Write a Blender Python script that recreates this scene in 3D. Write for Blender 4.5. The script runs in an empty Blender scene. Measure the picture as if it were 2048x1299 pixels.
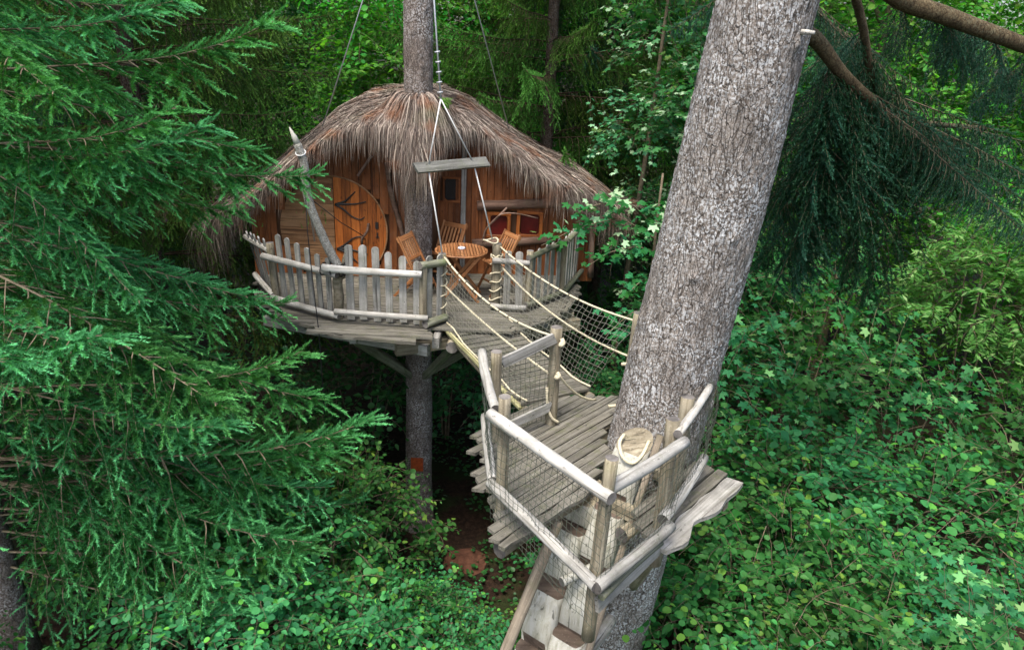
import bpy, math, random
import numpy as np
from mathutils import Vector as V, Matrix as M, noise as NZ
rnd = random.Random(7)
rng = np.random.default_rng(7)
R = math.radians
sc = bpy.context.scene

# ------------------------------------------------------------------ camera, sky, sun, exposure
cd = bpy.data.cameras.new('camera'); cam = bpy.data.objects.new('camera', cd); sc.collection.objects.link(cam)
cd.sensor_width = 36; cd.lens = 25.49; cd.clip_start = .05; cd.clip_end = 500
cam.matrix_world = M.Translation((0, 0, 7.8)) @ M.Rotation(R(90 - 21), 4, 'X') @ M.Rotation(R(2.7), 4, 'Z')
sc.camera = cam
SUN_EL, SUN_AZ = 66, 205          # azimuth clockwise from +Y: behind the camera, to the left
w = bpy.data.worlds.new('World'); sc.world = w; w.use_nodes = True
nt = w.node_tree; nt.nodes.clear()
sky = nt.nodes.new('ShaderNodeTexSky'); sky.sky_type = 'NISHITA'; sky.sun_disc = False
sky.sun_elevation = R(SUN_EL); sky.sun_rotation = R(SUN_AZ); sky.air_density = 1.0; sky.dust_density = 4.0; sky.ozone_density = .6
bg = nt.nodes.new('ShaderNodeBackground'); bg.inputs[1].default_value = .145
ow = nt.nodes.new('ShaderNodeOutputWorld'); nt.links.new(sky.outputs[0], bg.inputs[0]); nt.links.new(bg.outputs[0], ow.inputs[0])
sl = bpy.data.lights.new('sun', 'SUN'); sl.energy = 1.5; sl.angle = R(18); sl.color = (1, .96, .9)
so = bpy.data.objects.new('sun', sl); sc.collection.objects.link(so)
sd = V((math.sin(R(SUN_AZ)) * math.cos(R(SUN_EL)), math.cos(R(SUN_AZ)) * math.cos(R(SUN_EL)), math.sin(R(SUN_EL))))
so.rotation_euler = sd.to_track_quat('Z', 'Y').to_euler()
vs = sc.view_settings; vs.view_transform = 'Standard'; vs.look = 'None'; vs.exposure = 1.35; vs.gamma = 1; vs.use_curve_mapping = False
cy = sc.cycles; cy.max_bounces = 4; cy.diffuse_bounces = 3; cy.glossy_bounces = 1; cy.transmission_bounces = 2; cy.transparent_max_bounces = 4
cy.use_denoising = True; cy.caustics_reflective = False; cy.caustics_refractive = False

# ------------------------------------------------------------------ helpers
C = sc.collection
W = {}
def reg(o, mw, parent=None):
    W[o.name] = mw.copy(); o.matrix_basis = mw
    if parent is not None:
        o.parent = parent; o.matrix_parent_inverse = W[parent.name].inverted()
    return o
def link(name, me, mats=(), parent=None, mw=None):
    o = bpy.data.objects.new(name, me); C.objects.link(o)
    for m in (mats if isinstance(mats, (list, tuple)) else [mats]):
        if me is not None and m is not None and m.name not in me.materials: me.materials.append(m)
    return reg(o, mw or M.Identity(4), parent)
def thing(name, label, cat, loc=(0, 0, 0), group=None, kind=None):
    o = bpy.data.objects.new(name, None); C.objects.link(o); o.empty_display_size = .1
    reg(o, M.Translation(loc)); return tag(o, label, cat, group, kind)
def tag(o, label=None, cat=None, group=None, kind=None):
    if label: o['label'] = label
    if cat: o['category'] = cat
    if group: o['group'] = group
    if kind: o['kind'] = kind
    return o
def copy_tree(o, mw):
    """copy a thing with its parts and sub-parts, the copy standing at mw"""
    delta = mw @ W[o.name].inverted()
    def rec(s, par):
        c = s.copy(); C.objects.link(c)
        W[c.name] = delta @ W[s.name]
        c.matrix_basis = W[c.name]
        if par is not None:
            c.parent = par; c.matrix_parent_inverse = W[par.name].inverted()
        for ch in s.children: rec(ch, c)
        return c
    return rec(o, None)
def mesh(name, v, f, smooth=False):
    me = bpy.data.meshes.new(name); me.from_pydata([tuple(p) for p in v], [], f); me.update()
    if smooth: me.polygons.foreach_set('use_smooth', [True] * len(me.polygons))
    return me
def npmesh(name, verts, counts, loops, mat_idx=None, attr=None, smooth=False):
    me = bpy.data.meshes.new(name); nv = len(verts)
    me.vertices.add(nv); me.vertices.foreach_set('co', np.asarray(verts, np.float32).ravel())
    counts = np.asarray(counts, np.int32); loops = np.asarray(loops, np.int32)
    me.loops.add(len(loops)); me.loops.foreach_set('vertex_index', loops)
    me.polygons.add(len(counts)); st = np.concatenate([[0], np.cumsum(counts)[:-1]]).astype(np.int32)
    me.polygons.foreach_set('loop_start', st)
    if mat_idx is not None: me.polygons.foreach_set('material_index', np.asarray(mat_idx, np.int32))
    if smooth: me.polygons.foreach_set('use_smooth', np.ones(len(counts), bool))
    if attr is not None:
        a = me.attributes.new('tint', 'FLOAT', 'POINT'); a.data.foreach_set('value', np.asarray(attr, np.float32))
    me.update(calc_edges=True); return me
def frame(p0, p1, up=(0, 0, 1)):
    """matrix with X from p0 to p1, Z as near to up as it can be"""
    p0, p1, up = V(p0), V(p1), V(up)
    x = (p1 - p0); L = x.length; x.normalize()
    if abs(x.dot(up.normalized())) > .98: up = V((0, -1, 0)) if abs(x.y) < .9 else V((1, 0, 0))
    y = up.cross(x).normalized(); z = x.cross(y)
    m = M((x, y, z)).transposed().to_4x4(); m.translation = p0
    return m, L
def box_me(lx, ly, lz, x0=0, name='bar'):
    v = [(x, y, z) for x in (x0, x0 + lx) for y in (-ly / 2, ly / 2) for z in (-lz / 2, lz / 2)]
    f = [(0, 1, 3, 2), (4, 6, 7, 5), (0, 4, 5, 1), (2, 3, 7, 6), (0, 2, 6, 4), (1, 5, 7, 3)]
    return mesh(name, v, f)
def bar(name, p0, p1, wd, th, mat, parent, up=(0, 0, 1), bev=.12):
    """rectangular bar with chamfered long edges"""
    m, L = frame(p0, p1, up)
    c = min(wd, th) * bev; a, b = wd / 2, th / 2
    sec = [(-a, -b + c), (-a + c, -b), (a - c, -b), (a, -b + c), (a, b - c), (a - c, b), (-a + c, b), (-a, b - c)]
    v = [(x, y, z) for x in (0, L) for y, z in sec]
    f = [(i, (i + 1) % 8, 8 + (i + 1) % 8, 8 + i)[::-1] for i in range(8)] + [tuple(range(8)), tuple(range(15, 7, -1))]
    return link(name, mesh(name, v, f), mat, parent, m)
def plank(name, p0, p1, wd, th, mat, parent, up=(0, 0, 1), wav=.006, seg=5, taper=0, cup=0.0):
    """sawn board with uneven long edges and slightly skewed ends"""
    m, L = frame(p0, p1, up); s = rnd.random() * 100
    v = []; f = []
    sk = rnd.uniform(-.03, .03)
    for i in range(seg + 1):
        t = i / seg; x = t * L
        a = wd / 2 + wav * NZ.noise((x * 3.3 + s, 0, 0)) * 2; b = wd / 2 + wav * NZ.noise((x * 3.3 + s, 9, 0)) * 2
        dz = cup * NZ.noise((x * 1.5 + s, 4, 0))
        q = sk if i in (0, seg) else 0
        v += [(x - q, -a, -th / 2 + dz), (x - q, -a, th / 2 + dz), (x + q, b, th / 2 + dz), (x + q, b, -th / 2 + dz)]
    for i in range(seg):
        for k in range(4): f.append((i * 4 + k, i * 4 + (k + 1) % 4, i * 4 + 4 + (k + 1) % 4, i * 4 + 4 + k))
    f += [(3, 2, 1, 0), tuple(range(seg * 4, seg * 4 + 4))]
    return link(name, mesh(name, v, f), mat, parent, m)
def log(name, p0, p1, r0, r1, mat, parent, bend=.02, lump=.08, n=9, seg=9, end=None):
    """debarked pole: wobbling radius, slight bend, sawn ends"""
    m, L = frame(p0, p1); s = rnd.random() * 100; v = []; f = []
    b0, b1 = rnd.uniform(-1, 1) * bend, rnd.uniform(-1, 1) * bend
    for i in range(seg + 1):
        t = i / seg; r = r0 + (r1 - r0) * t
        cy_ = math.sin(t * math.pi) * b0; cz_ = math.sin(t * math.pi) * b1
        for k in range(n):
            a = 2 * math.pi * k / n
            rr = r * (1 + lump * NZ.noise((math.cos(a) * .8 + s, math.sin(a) * .8, t * L * 4)))
            v.append((t * L, cy_ + rr * math.cos(a), cz_ + rr * math.sin(a)))
    for i in range(seg):
        for k in range(n): f.append((i * n + k, i * n + (k + 1) % n, (i + 1) * n + (k + 1) % n, (i + 1) * n + k))
    ns = len(f); f += [tuple(range(n))[::-1], tuple(range(seg * n, seg * n + n))]
    me = mesh(name, v, f); me.polygons.foreach_set('use_smooth', [i < ns for i in range(len(f))])
    o = link(name, me, mat, parent, m)
    if end is not None:
        me.materials.append(end)
        me.polygons[ns].material_index = 1; me.polygons[ns + 1].material_index = 1
    return o
def tube_arrays(pts, radii, n=6, cap=True):
    """world-space tube along a polyline -> verts, faces"""
    pts = [V(p) for p in pts]; v = []; f = []
    t0 = (pts[1] - pts[0]).normalized()
    u = t0.orthogonal().normalized()
    for i, p in enumerate(pts):
        t = (pts[min(i + 1, len(pts) - 1)] - pts[max(i - 1, 0)]).normalized()
        u = (u - t * u.dot(t)).normalized(); w_ = t.cross(u)
        r = radii[i] if hasattr(radii, '__len__') else radii
        for k in range(n):
            a = 2 * math.pi * k / n; v.append(p + (u * math.cos(a) + w_ * math.sin(a)) * r)
    for i in range(len(pts) - 1):
        for k in range(n): f.append((i * n + k, i * n + (k + 1) % n, (i + 1) * n + (k + 1) % n, (i + 1) * n + k))
    if cap: f += [tuple(range(n))[::-1], tuple(range((len(pts) - 1) * n, len(pts) * n))]
    return v, f
def tube(name, pts, radii, mat, parent=None, n=6, smooth=True):
    v, f = tube_arrays(pts, radii, n)
    return link(name, mesh(name, v, f, smooth), mat, parent)
def spline(pts, k=8):
    """Catmull-Rom through the points"""
    P = [V(p) for p in pts]; P = [P[0] * 2 - P[1]] + P + [P[-1] * 2 - P[-2]]; o = []
    for i in range(1, len(P) - 2):
        a, b, c, d = P[i - 1:i + 3]
        for j in range(k):
            t = j / k
            o.append(.5 * ((2 * b) + (c - a) * t + (2 * a - 5 * b + 4 * c - d) * t * t + (3 * b - a - 3 * c + d) * t ** 3))
    return o + [P[-2]]
def sag(a, b, s, k=12):
    a, b = V(a), V(b); return [a.lerp(b, i / k) - V((0, 0, s * 4 * (i / k) * (1 - i / k))) for i in range(k + 1)]

# ------------------------------------------------------------------ materials
class N:
    def __init__(s, name):
        s.m = bpy.data.materials.new(name); s.m.use_nodes = True; s.t = s.m.node_tree
        s.b = s.t.nodes['Principled BSDF']; s.out = s.t.nodes['Material Output']
    def n(s, typ, **k):
        x = s.t.nodes.new('ShaderNode' + typ)
        for a, b in k.items():
            if a.startswith('i_'): x.inputs[int(a[2:]) if a[2:].isdigit() else a[2:]].default_value = b
            else: setattr(x, a, b)
        return x
    def l(s, a, b): s.t.links.new(a, b)
    def ramp(s, fac, stops):
        r = s.n('ValToRGB'); e = r.color_ramp.elements
        while len(e) > 1: e.remove(e[-1])
        e[0].position = stops[0][0]; e[0].color = (*stops[0][1], 1)
        for p, c in stops[1:]:
            q = e.new(p); q.color = (*c, 1)
        s.l(fac, r.inputs[0]); return r.outputs[0]
    def noise(s, co, scale, detail=4, rough=.55, map_=None, dist=0):
        if map_:
            mp = s.n('Mapping'); mp.inputs['Scale'].default_value = map_; s.l(co, mp.inputs[0]); co = mp.outputs[0]
        x = s.n('TexNoise'); x.inputs['Scale'].default_value = scale; x.inputs['Detail'].default_value = detail
        x.inputs['Roughness'].default_value = rough; x.inputs['Distortion'].default_value = dist
        s.l(co, x.inputs[0]); return x.outputs[0]
    def mix(s, fac, a, b, bt='MIX'):
        x = s.n('Mix', data_type='RGBA', blend_type=bt)
        for i, q in ((0, fac), (6, a), (7, b)):
            if isinstance(q, (int, float)): x.inputs[i].default_value = q
            elif isinstance(q, tuple): x.inputs[i].default_value = (*q, 1)
            else: s.l(q, x.inputs[i])
        return x.outputs[2]
    def math(s, op, a, b=0., clamp=False):
        x = s.n('Math', operation=op, use_clamp=clamp)
        for i, q in ((0, a), (1, b)):
            if isinstance(q, (int, float)): x.inputs[i].default_value = q
            else: s.l(q, x.inputs[i])
        return x.outputs[0]
    def bump(s, h, st=.3, d=.01):
        b = s.n('Bump'); b.inputs['Strength'].default_value = st; b.inputs['Distance'].default_value = d
        s.l(h, b.inputs['Height']); s.l(b.outputs[0], s.b.inputs['Normal'])
    def fin(s, col, rough=.8, spec=.3):
        if isinstance(col, tuple): s.b.inputs['Base Color'].default_value = (*col, 1)
        else: s.l(col, s.b.inputs['Base Color'])
        s.b.inputs['Roughness'].default_value = rough; s.b.inputs['Specular IOR Level'].default_value = spec
        return s.m
def wood(name, c_dark, c_mid, c_lite, moss=.25, rough=.8, spec=.25, grain=26, mosscol=(.10, .12, .045), vary=.5, dirt=.5, axis='X'):
    s = N(name); co = s.n('TexCoord').outputs['Object']; oi = s.n('ObjectInfo').outputs['Random']
    # shift the grain from piece to piece
    ad = s.n('VectorMath', operation='ADD'); cx = s.n('CombineXYZ'); s.l(s.math('MULTIPLY', oi, 37.), cx.inputs[0]); s.l(s.math('MULTIPLY', oi, 91.), cx.inputs[2])
    s.l(co, ad.inputs[0]); s.l(cx.outputs[0], ad.inputs[1]); co = ad.outputs[0]
    g = s.noise(co, 1, 6, .65, (1.2, grain, grain) if axis == 'X' else (grain, grain, 1.2), .4)
    big = s.noise(co, 3.2, 4, .6)
    col = s.ramp(g, [(.3, c_dark), (.47, c_mid), (.68, c_lite)])
    col = s.mix(s.math('MULTIPLY', s.ramp(big, [(.42, (0, 0, 0)), (.62, (1, 1, 1))]), dirt), col, tuple(x * .55 for x in c_mid))
    gx = s.noise(co, 7, 5, .65)
    col = s.mix(s.math('MULTIPLY', s.ramp(gx, [(.52, (0, 0, 0)), (.66, (1, 1, 1))]), moss), col, mosscol)
    sp = s.noise(co, 60, 2, .6)
    col = s.mix(s.math('MULTIPLY', s.ramp(sp, [(.62, (0, 0, 0)), (.7, (1, 1, 1))]), .25), col, tuple(min(.7, x * 1.7) for x in c_lite))
    ck = s.noise(co, 1, 3, .5, (.7, grain * 1.6, grain * 1.6) if axis == 'X' else (grain * 1.6, grain * 1.6, .7), .2)
    col = s.mix(s.math('MULTIPLY', s.ramp(ck, [(.335, (1, 1, 1)), (.36, (0, 0, 0))]), .75), col, tuple(x * .3 for x in c_dark))
    kn = s.noise(co, 22, 3, .6, (.6, 1, 1) if axis == 'X' else (1, 1, .6))
    col = s.mix(s.math('MULTIPLY', s.ramp(kn, [(.64, (0, 0, 0)), (.72, (1, 1, 1))]), .7), col, tuple(x * .35 for x in c_dark))
    v = s.math('ADD', s.math('MULTIPLY', oi, vary), 1 - vary / 2)
    hs = s.n('HueSaturation'); s.l(col, hs.inputs['Color']); s.l(v, hs.inputs['Value'])
    s.bump(g, .55, .006)
    return s.fin(hs.outputs[0], rough, spec)
M_grey = wood('weathered_grey_wood', (0.107, 0.098, 0.082), (0.271, 0.262, 0.234), (0.410, 0.402, 0.369), .25, vary=.3, dirt=.6)
M_deck = wood('weathered_deck_board', (0.043, 0.041, 0.032), (0.127, 0.118, 0.094), (0.217, 0.206, 0.173), .4, grain=34, mosscol=(.09, .10, .04), vary=.28)
M_pale = wood('bleached_pole', (.16, .147, .12), (.41, .395, .35), (.60, .585, .54), .15, dirt=.7, vary=.3)
M_oldlog = wood('old_log', (0.069, 0.058, 0.039), (0.207, 0.177, 0.120), (0.350, 0.313, 0.230), .3, mosscol=(.12, .12, .05), dirt=.65, vary=.35)
M_mosslog = wood('mossy_log', (0.060, 0.060, 0.043), (0.145, 0.149, 0.102), (0.255, 0.255, 0.196), .6, mosscol=(.07, .10, .03))
M_end = wood('sawn_end', (.05, .045, .04), (.12, .11, .10), (.22, .20, .18), .1, grain=6)
M_carved = wood('carved_pale_log', (0.185, 0.179, 0.133), (0.345, 0.338, 0.279), (0.451, 0.445, 0.398), .10, grain=16, mosscol=(.24, .27, .14), dirt=.25, axis='Z', vary=.2)
M_cut = wood('carved_cut_wood', (0.040, 0.028, 0.020), (0.104, 0.076, 0.056), (0.184, 0.144, 0.112), .1, grain=10)
M_orange = wood('stained_orange_board', (.125, .033, .008), (.32, .088, .015), (.43, .14, .028), .0, rough=.45, spec=.4, grain=20, vary=.55, dirt=.35)
M_wall = wood('stained_wall_board', (.07, .021, .008), (.18, .058, .016), (.26, .095, .032), .12, rough=.6, grain=18, vary=.5, mosscol=(.20, .17, .13), dirt=.5)
M_tan = wood('pale_tan_board', (0.128, 0.060, 0.026), (0.256, 0.132, 0.060), (0.344, 0.200, 0.100), .0, rough=.6, grain=14, vary=.3, dirt=.3)
M_teak = wood('garden_furniture_wood', (0.128, 0.044, 0.014), (0.288, 0.120, 0.044), (0.416, 0.216, 0.096), .0, rough=.45, spec=.4, grain=30, vary=.3, dirt=.2)
M_barklog = wood('barked_log', (.06, .034, .024), (.16, .095, .066), (.32, .22, .17), .2, grain=9, dirt=.4)
def simple(name, c, rough=.7, spec=.3, metal=0, nscale=0):
    s = N(name)
    s.b.inputs['Metallic'].default_value = metal
    if nscale:
        g = s.noise(s.n('TexCoord').outputs['Object'], nscale, 3); col = s.ramp(g, [(.3, tuple(x * .6 for x in c)), (.7, tuple(min(1, x * 1.25) for x in c))]); s.bump(g, .5, .004)
        return s.fin(col, rough, spec)
    return s.fin(c, rough, spec)
M_iron = simple('black_iron', (.012, .011, .010), .5, .5)
M_dark = simple('dark_interior', (.008, .009, .012), .25, .5)
M_rope = simple('natural_rope', (.60, .54, .38), .9, .1, 0, 140)
M_ropew = simple('white_rope', (.62, .62, .60), .8, .2, 0, 120)
M_net = simple('grey_green_net', (.21, .21, .17), .9, .1)
M_cord = simple('black_cord', (.02, .02, .02), .8, .2)
M_netd = simple('dark_green_net', (.07, .08, .06), .9, .1)
M_lash = simple('grey_lashing', (.13, .12, .09), .9, .1)
M_steel = simple('galvanised_wire', (.45, .46, .47), .45, .5, .6)
M_curtain = simple('dark_red_curtain', (.10, .008, .006), .25, .6, 0, 5)
M_plate = simple('orange_brown_plate', (.30, .06, .015), .6, .3, 0, 20)
M_china = simple('white_blue_china', (.62, .64, .72), .2, .6, 0, 40)
M_rock = simple('red_brown_rock', (.12, .055, .035), .95, .1, 0, 9)

def bark(name, cols, scale=1., zst=.38, bumpd=.012, lichen=.5, lc=(.50, .52, .50)):
    s = N(name); co = s.n('TexCoord').outputs['Object']
    mp = s.n('Mapping'); mp.inputs['Scale'].default_value = (1, 1, zst); s.l(co, mp.inputs[0])
    vo = s.n('TexVoronoi', feature='DISTANCE_TO_EDGE'); vo.inputs['Scale'].default_value = 24 * scale
    wob = s.noise(mp.outputs[0], 9 * scale, 4, .6); va = s.n('VectorMath', operation='ADD'); sc_ = s.n('VectorMath', operation='SCALE'); sc_.inputs['Scale'].default_value = .12
    nz = s.n('TexNoise'); nz.inputs['Scale'].default_value = 8 * scale; s.l(mp.outputs[0], nz.inputs[0]); s.l(nz.outputs[1], sc_.inputs[0])
    s.l(mp.outputs[0], va.inputs[0]); s.l(sc_.outputs[0], va.inputs[1]); s.l(va.outputs[0], vo.inputs['Vector'])
    fine = s.noise(co, 70 * scale, 4, .7)
    med = s.noise(mp.outputs[0], 14 * scale, 5, .65)
    col = s.ramp(fine, [(.30, cols[0]), (.46, cols[1]), (.60, cols[2]), (.74, cols[3])])
    col = s.mix(s.ramp(med, [(.38, (.65, .65, .65)), (.6, (0, 0, 0))]), col, cols[0])
    li = s.noise(co, 2.2, 5, .7); lf = s.noise(co, 38 * scale, 3, .7)
    lm = s.math('MULTIPLY', s.ramp(li, [(.40, (.15, .15, .15)), (.62, (1, 1, 1))]), s.ramp(lf, [(.50, (0, 0, 0)), (.56, (1, 1, 1))]))
    col = s.mix(s.math('MULTIPLY', lm, lichen), col, lc)
    crack = s.ramp(vo.outputs['Distance'], [(.0, (.12, .12, .12)), (.06, (1, 1, 1))])
    col = s.mix(crack, tuple(x * .55 for x in cols[0]), col)
    h = s.math('ADD', s.math('MULTIPLY', crack, .6), s.math('ADD', s.math('MULTIPLY', fine, .5), s.math('MULTIPLY', med, .8)))
    s.bump(h, .9, bumpd)
    return s.fin(col, .9, .15)
M_bark = bark('speckled_grey_bark', [(.065, .052, .041), (.19, .162, .135), (.35, .318, .283), (.60, .575, .54)], 1.1, .22, .012, 1., (.58, .59, .58))
M_bark1 = bark('brown_grey_bark', [(.06, .045, .035), (.15, .12, .10), (.26, .215, .185), (.44, .41, .38)], 1.25, .5, .010, .9, (.48, .46, .44))
M_bark2 = bark('dark_spruce_bark', [(.03, .02, .014), (.075, .05, .035), (.12, .085, .065), (.20, .165, .13)], 1.2, .5, .010, .2)
M_twig = simple('pale_twig', (.22, .18, .12), .85, .15, 0, 30)
M_polebark = bark('lichened_pole_bark', [(.10, .09, .07), (.24, .225, .19), (.38, .365, .32), (.55, .54, .50)], 2.2, .4, .006, .8)
M_darktwig = simple('dark_twig', (.075, .055, .035), .9, .1, 0, 30)
M_stem = simple('grey_brown_stem', (.17, .135, .09), .9, .15, 0, 16)

def leafmat(name, cols, trans=.35, rough=.45, spec=.35, needle=False, tint=None, vary=.6):
    """leaf: colour varies from leaf to leaf and branch to branch, 'tint' marks young growth"""
    s = N(name); isl = s.n('NewGeometry').outputs['Random Per Island']; oi = s.n('ObjectInfo').outputs['Random']
    at = s.n('Attribute', attribute_name='tint').outputs['Fac']
    col = s.ramp(isl, [(.0, cols[0]), (.5, cols[1]), (1., cols[2])])
    if tint: col = s.mix(at, col, tint)
    hs = s.n('HueSaturation'); s.l(col, hs.inputs['Color'])
    s.l(s.math('ADD', s.math('MULTIPLY', oi, vary), 1 - vary / 2), hs.inputs['Value'])
    s.l(s.math('ADD', s.math('MULTIPLY', oi, .05), .475), hs.inputs['Hue'])
    s.fin(hs.outputs[0], rough, spec)
    tr = s.n('BsdfTranslucent'); s.l(s.mix(1., hs.outputs[0], (1.25, 1.35, .5), 'MULTIPLY'), tr.inputs[0])
    mx = s.n('MixShader'); mx.inputs[0].default_value = trans
    s.l(s.b.outputs[0], mx.inputs[1]); s.l(tr.outputs[0], mx.inputs[2]); s.l(mx.outputs[0], s.out.inputs[0])
    return s.m
L_hazel = leafmat('hazel_leaf', [(.013, .10, .026), (.027, .17, .042), (.060, .25, .055)], .32, .55, .2, tint=(.18, .40, .06))
L_syc = leafmat('sycamore_leaf', [(.012, .105, .030), (.024, .165, .046), (.052, .24, .058)], .35, .55, .2, tint=(.26, .50, .17))
L_sycp = leafmat('pale_tipped_sycamore_leaf', [(.014, .105, .030), (.026, .165, .046), (.055, .24, .058)], .35, .5, .3, tint=(.42, .60, .38))
L_ash = leafmat('ash_leaf', [(.035, .20, .04), (.06, .29, .055), (.12, .40, .08)], .35, .5, .2, tint=(.28, .52, .18))
L_bright = leafmat('bright_backlit_leaf', [(.04, .20, .028), (.075, .31, .04), (.16, .45, .06)], .55, .5, .3, tint=(.2, .4, .08))  # backlight on the far crowns is put into this brighter leaf colour
L_dark = leafmat('deep_shade_leaf', [(.014, .085, .022), (.026, .13, .032), (.05, .19, .042)], .3, .45, .35, tint=(.08, .2, .05))  # darker leaf copy: shade under the trees is put into its colour
L_fir = leafmat('blue_green_needle', [(.012, .085, .018), (.024, .14, .028), (.05, .21, .042)], .28, .6, .08, tint=(.22, .70, .26), vary=.45)
L_spruce = leafmat('olive_spruce_needle', [(.025, .062, .012), (.042, .098, .018), (.07, .145, .024)], .2, .55, .15, tint=(.17, .38, .07), vary=.45)
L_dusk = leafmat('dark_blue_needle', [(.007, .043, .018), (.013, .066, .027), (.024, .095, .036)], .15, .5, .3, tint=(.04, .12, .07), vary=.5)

def thatchmat():
    s = N('heather_thatch'); isl = s.n('NewGeometry').outputs['Random Per Island']; co = s.n('TexCoord').outputs['Object']
    col = s.ramp(isl, [(.0, (.05, .036, .028)), (.3, (.125, .095, .077)), (.6, (.215, .172, .143)), (.85, (.33, .275, .225)), (1., (.48, .42, .34))])
    g = s.noise(co, 2.2, 4, .6)
    col = s.mix(s.ramp(g, [(.52, (0, 0, 0)), (.7, (.75, .75, .75))]), col, (.24, .095, .04))
    g2 = s.noise(co, 1.3, 3, .6, (1, 1, 1.7))
    col = s.mix(s.math('MULTIPLY', s.ramp(g2, [(.55, (0, 0, 0)), (.72, (1, 1, 1))]), .4), col, (.14, .15, .075))
    return s.fin(col, .85, .2)
M_thatch = thatchmat()
def soilmat():
    s = N('forest_soil'); co = s.n('TexCoord').outputs['Object']
    g = s.noise(co, 1.1, 6, .65); h = s.noise(co, 14, 5, .7)
    col = s.ramp(h, [(.3, (.010, .007, .005)), (.5, (.026, .016, .011)), (.75, (.06, .035, .022))])
    col = s.mix(s.ramp(g, [(.5, (0, 0, 0)), (.62, (.8, .8, .8))]), col, (.025, .04, .012))
    s.bump(h, .8, .03); return s.fin(col, .95, .1)
M_soil = soilmat()

# ------------------------------------------------------------------ ground
def ground():
    n = 90; v = []; f = []
    for i in range(n + 1):
        for j in range(n + 1):
            x = (i / n - .5) * 2; y = (j / n - .5) * 2
            x = math.copysign(abs(x) ** 2.2, x) * 160; y = math.copysign(abs(y) ** 2.2, y) * 160 + 9
            v.append((x, y, .35 * NZ.noise((x * .25, y * .25, 0)) + .12 * NZ.noise((x * 1.3, y * 1.3, 3))))
    for i in range(n):
        for j in range(n): a = i * (n + 1) + j; f.append((a, a + n + 1, a + n + 2, a + 1))
    return tag(link('ground', mesh('ground', v, f, True), M_soil), kind='structure')
ground()

# ------------------------------------------------------------------ the two big trunks
def trunk_me(name, axis, nu, nv, amp, freq, flat=.38, knots=()):
    """bark-covered trunk: axis = [(z, x, y, r)...]; plates and fissures are displaced geometry"""
    zs = np.array([a[0] for a in axis]); z = np.linspace(zs[0], zs[-1], nv)
    def sm(c):
        vals = np.array([a[c] for a in axis]); q = np.interp(z, zs, vals)
        k = max(3, nv // 12) | 1; pad = np.pad(q, k // 2, mode='reflect', reflect_type='odd'); return np.convolve(pad, np.ones(k) / k, 'valid')
    X, Y, Rr = sm(1), sm(2), sm(3)
    v = np.empty((nv, nu, 3), np.float32)
    ang = np.linspace(0, 2 * np.pi, nu, endpoint=False)
    for i in range(nv):
        for k in range(nu):
            a = ang[k]; ca, sa = math.cos(a), math.sin(a); r = Rr[i]
            p = V((ca * r * freq, sa * r * freq, z[i] * freq * flat))
            q = p + NZ.noise_vector(p * .7) * .35
            d = NZ.voronoi(q)[0]; e = min(.35, d[1] - d[0])
            h = amp * (e * 1.0 - .2 + .5 * NZ.noise(p * 2.6) + .35 * NZ.noise(p * 6.) - .9 * abs(NZ.noise((ca * r * freq * 1.3, sa * r * freq * 1.3, z[i] * freq * .16)))) + r * .05 * NZ.noise((ca * .9, sa * .9, z[i] * .7))
            for (kz, ka, kr, kh) in knots:
                da = (a - ka + math.pi) % (2 * math.pi) - math.pi
                dd = ((z[i] - kz) ** 2 + (da * r) ** 2) / kr ** 2
                if dd < 4: h += kh * math.exp(-dd * 1.5)
            v[i, k] = (X[i] + (r + h) * ca, Y[i] + (r + h) * sa, z[i])
    base = np.arange(nv - 1)[:, None] * nu; k = np.arange(nu)[None]; k1 = (k + 1) % nu
    loops = np.stack([base + k, base + k1, base + nu + k1, base + nu + k], -1).reshape(-1)
    return npmesh(name, v.reshape(-1, 3), np.full((nv - 1) * nu, 4), loops, smooth=True)
T1 = V((-1.45, 10.5, 0))
t1 = thing('support_spruce', 'straight brown trunk that carries the thatched hut and runs up through its roof', 'tree', (-1.45, 10.5, 0))
link('trunk', trunk_me('trunk', [(-.3, -1.45, 10.5, .30), (.5, -1.45, 10.5, .225), (3, -1.45, 10.5, .205), (9, -1.44, 10.5, .20), (15, -1.42, 10.5, .16)], 56, 520, .011, 13, .42,
                       [(7.5, -1.2, .03, .02), (7.9, -1.9, .03, .02), (8.2, -1.0, .03, .02), (7.2, -1.1, .03, .018)]), M_bark1, t1)
t2 = thing('leaning_fir', 'thick leaning grey trunk with speckled bark that holds up the small platform', 'tree', (1.0, 6.5, 0))
AX2 = [(-.3, .98, 6.52, .56), (1, 1.1, 6.46, .49), (2.3, 1.24, 6.40, .465), (5.5, 1.6, 6.30, .43), (8.2, 1.83, 6.08, .375), (12, 2.1, 5.95, .30)]
link('trunk', trunk_me('trunk', AX2, 170, 760, .013, 15, .33, [(6.05, -1.9, .05, .03), (5.55, -2.9, .10, .03), (5.2, -2.95, .12, .025), (4.75, -.55, .07, .035), (7.9, -1.0, .05, .03), (6.4, -1.3, .05, .02)]), M_bark, t2)
tube('branch_stub', [(2.02, 5.82, 7.99), (2.05, 5.74, 7.99), (2.09, 5.70, 7.985)], [.022, .018, .014], M_pale, t2, 7)
# plate nailed to the lower trunk
pl = tag(link('trunk_plate', None and 0 or box_me(.20, .02, .24, -.10, 'trunk_plate'), M_plate, None, M.Translation((-1.45, 10.272, 1.33))), 'small square orange-brown plate nailed to the hut trunk below the deck', 'plate')

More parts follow.
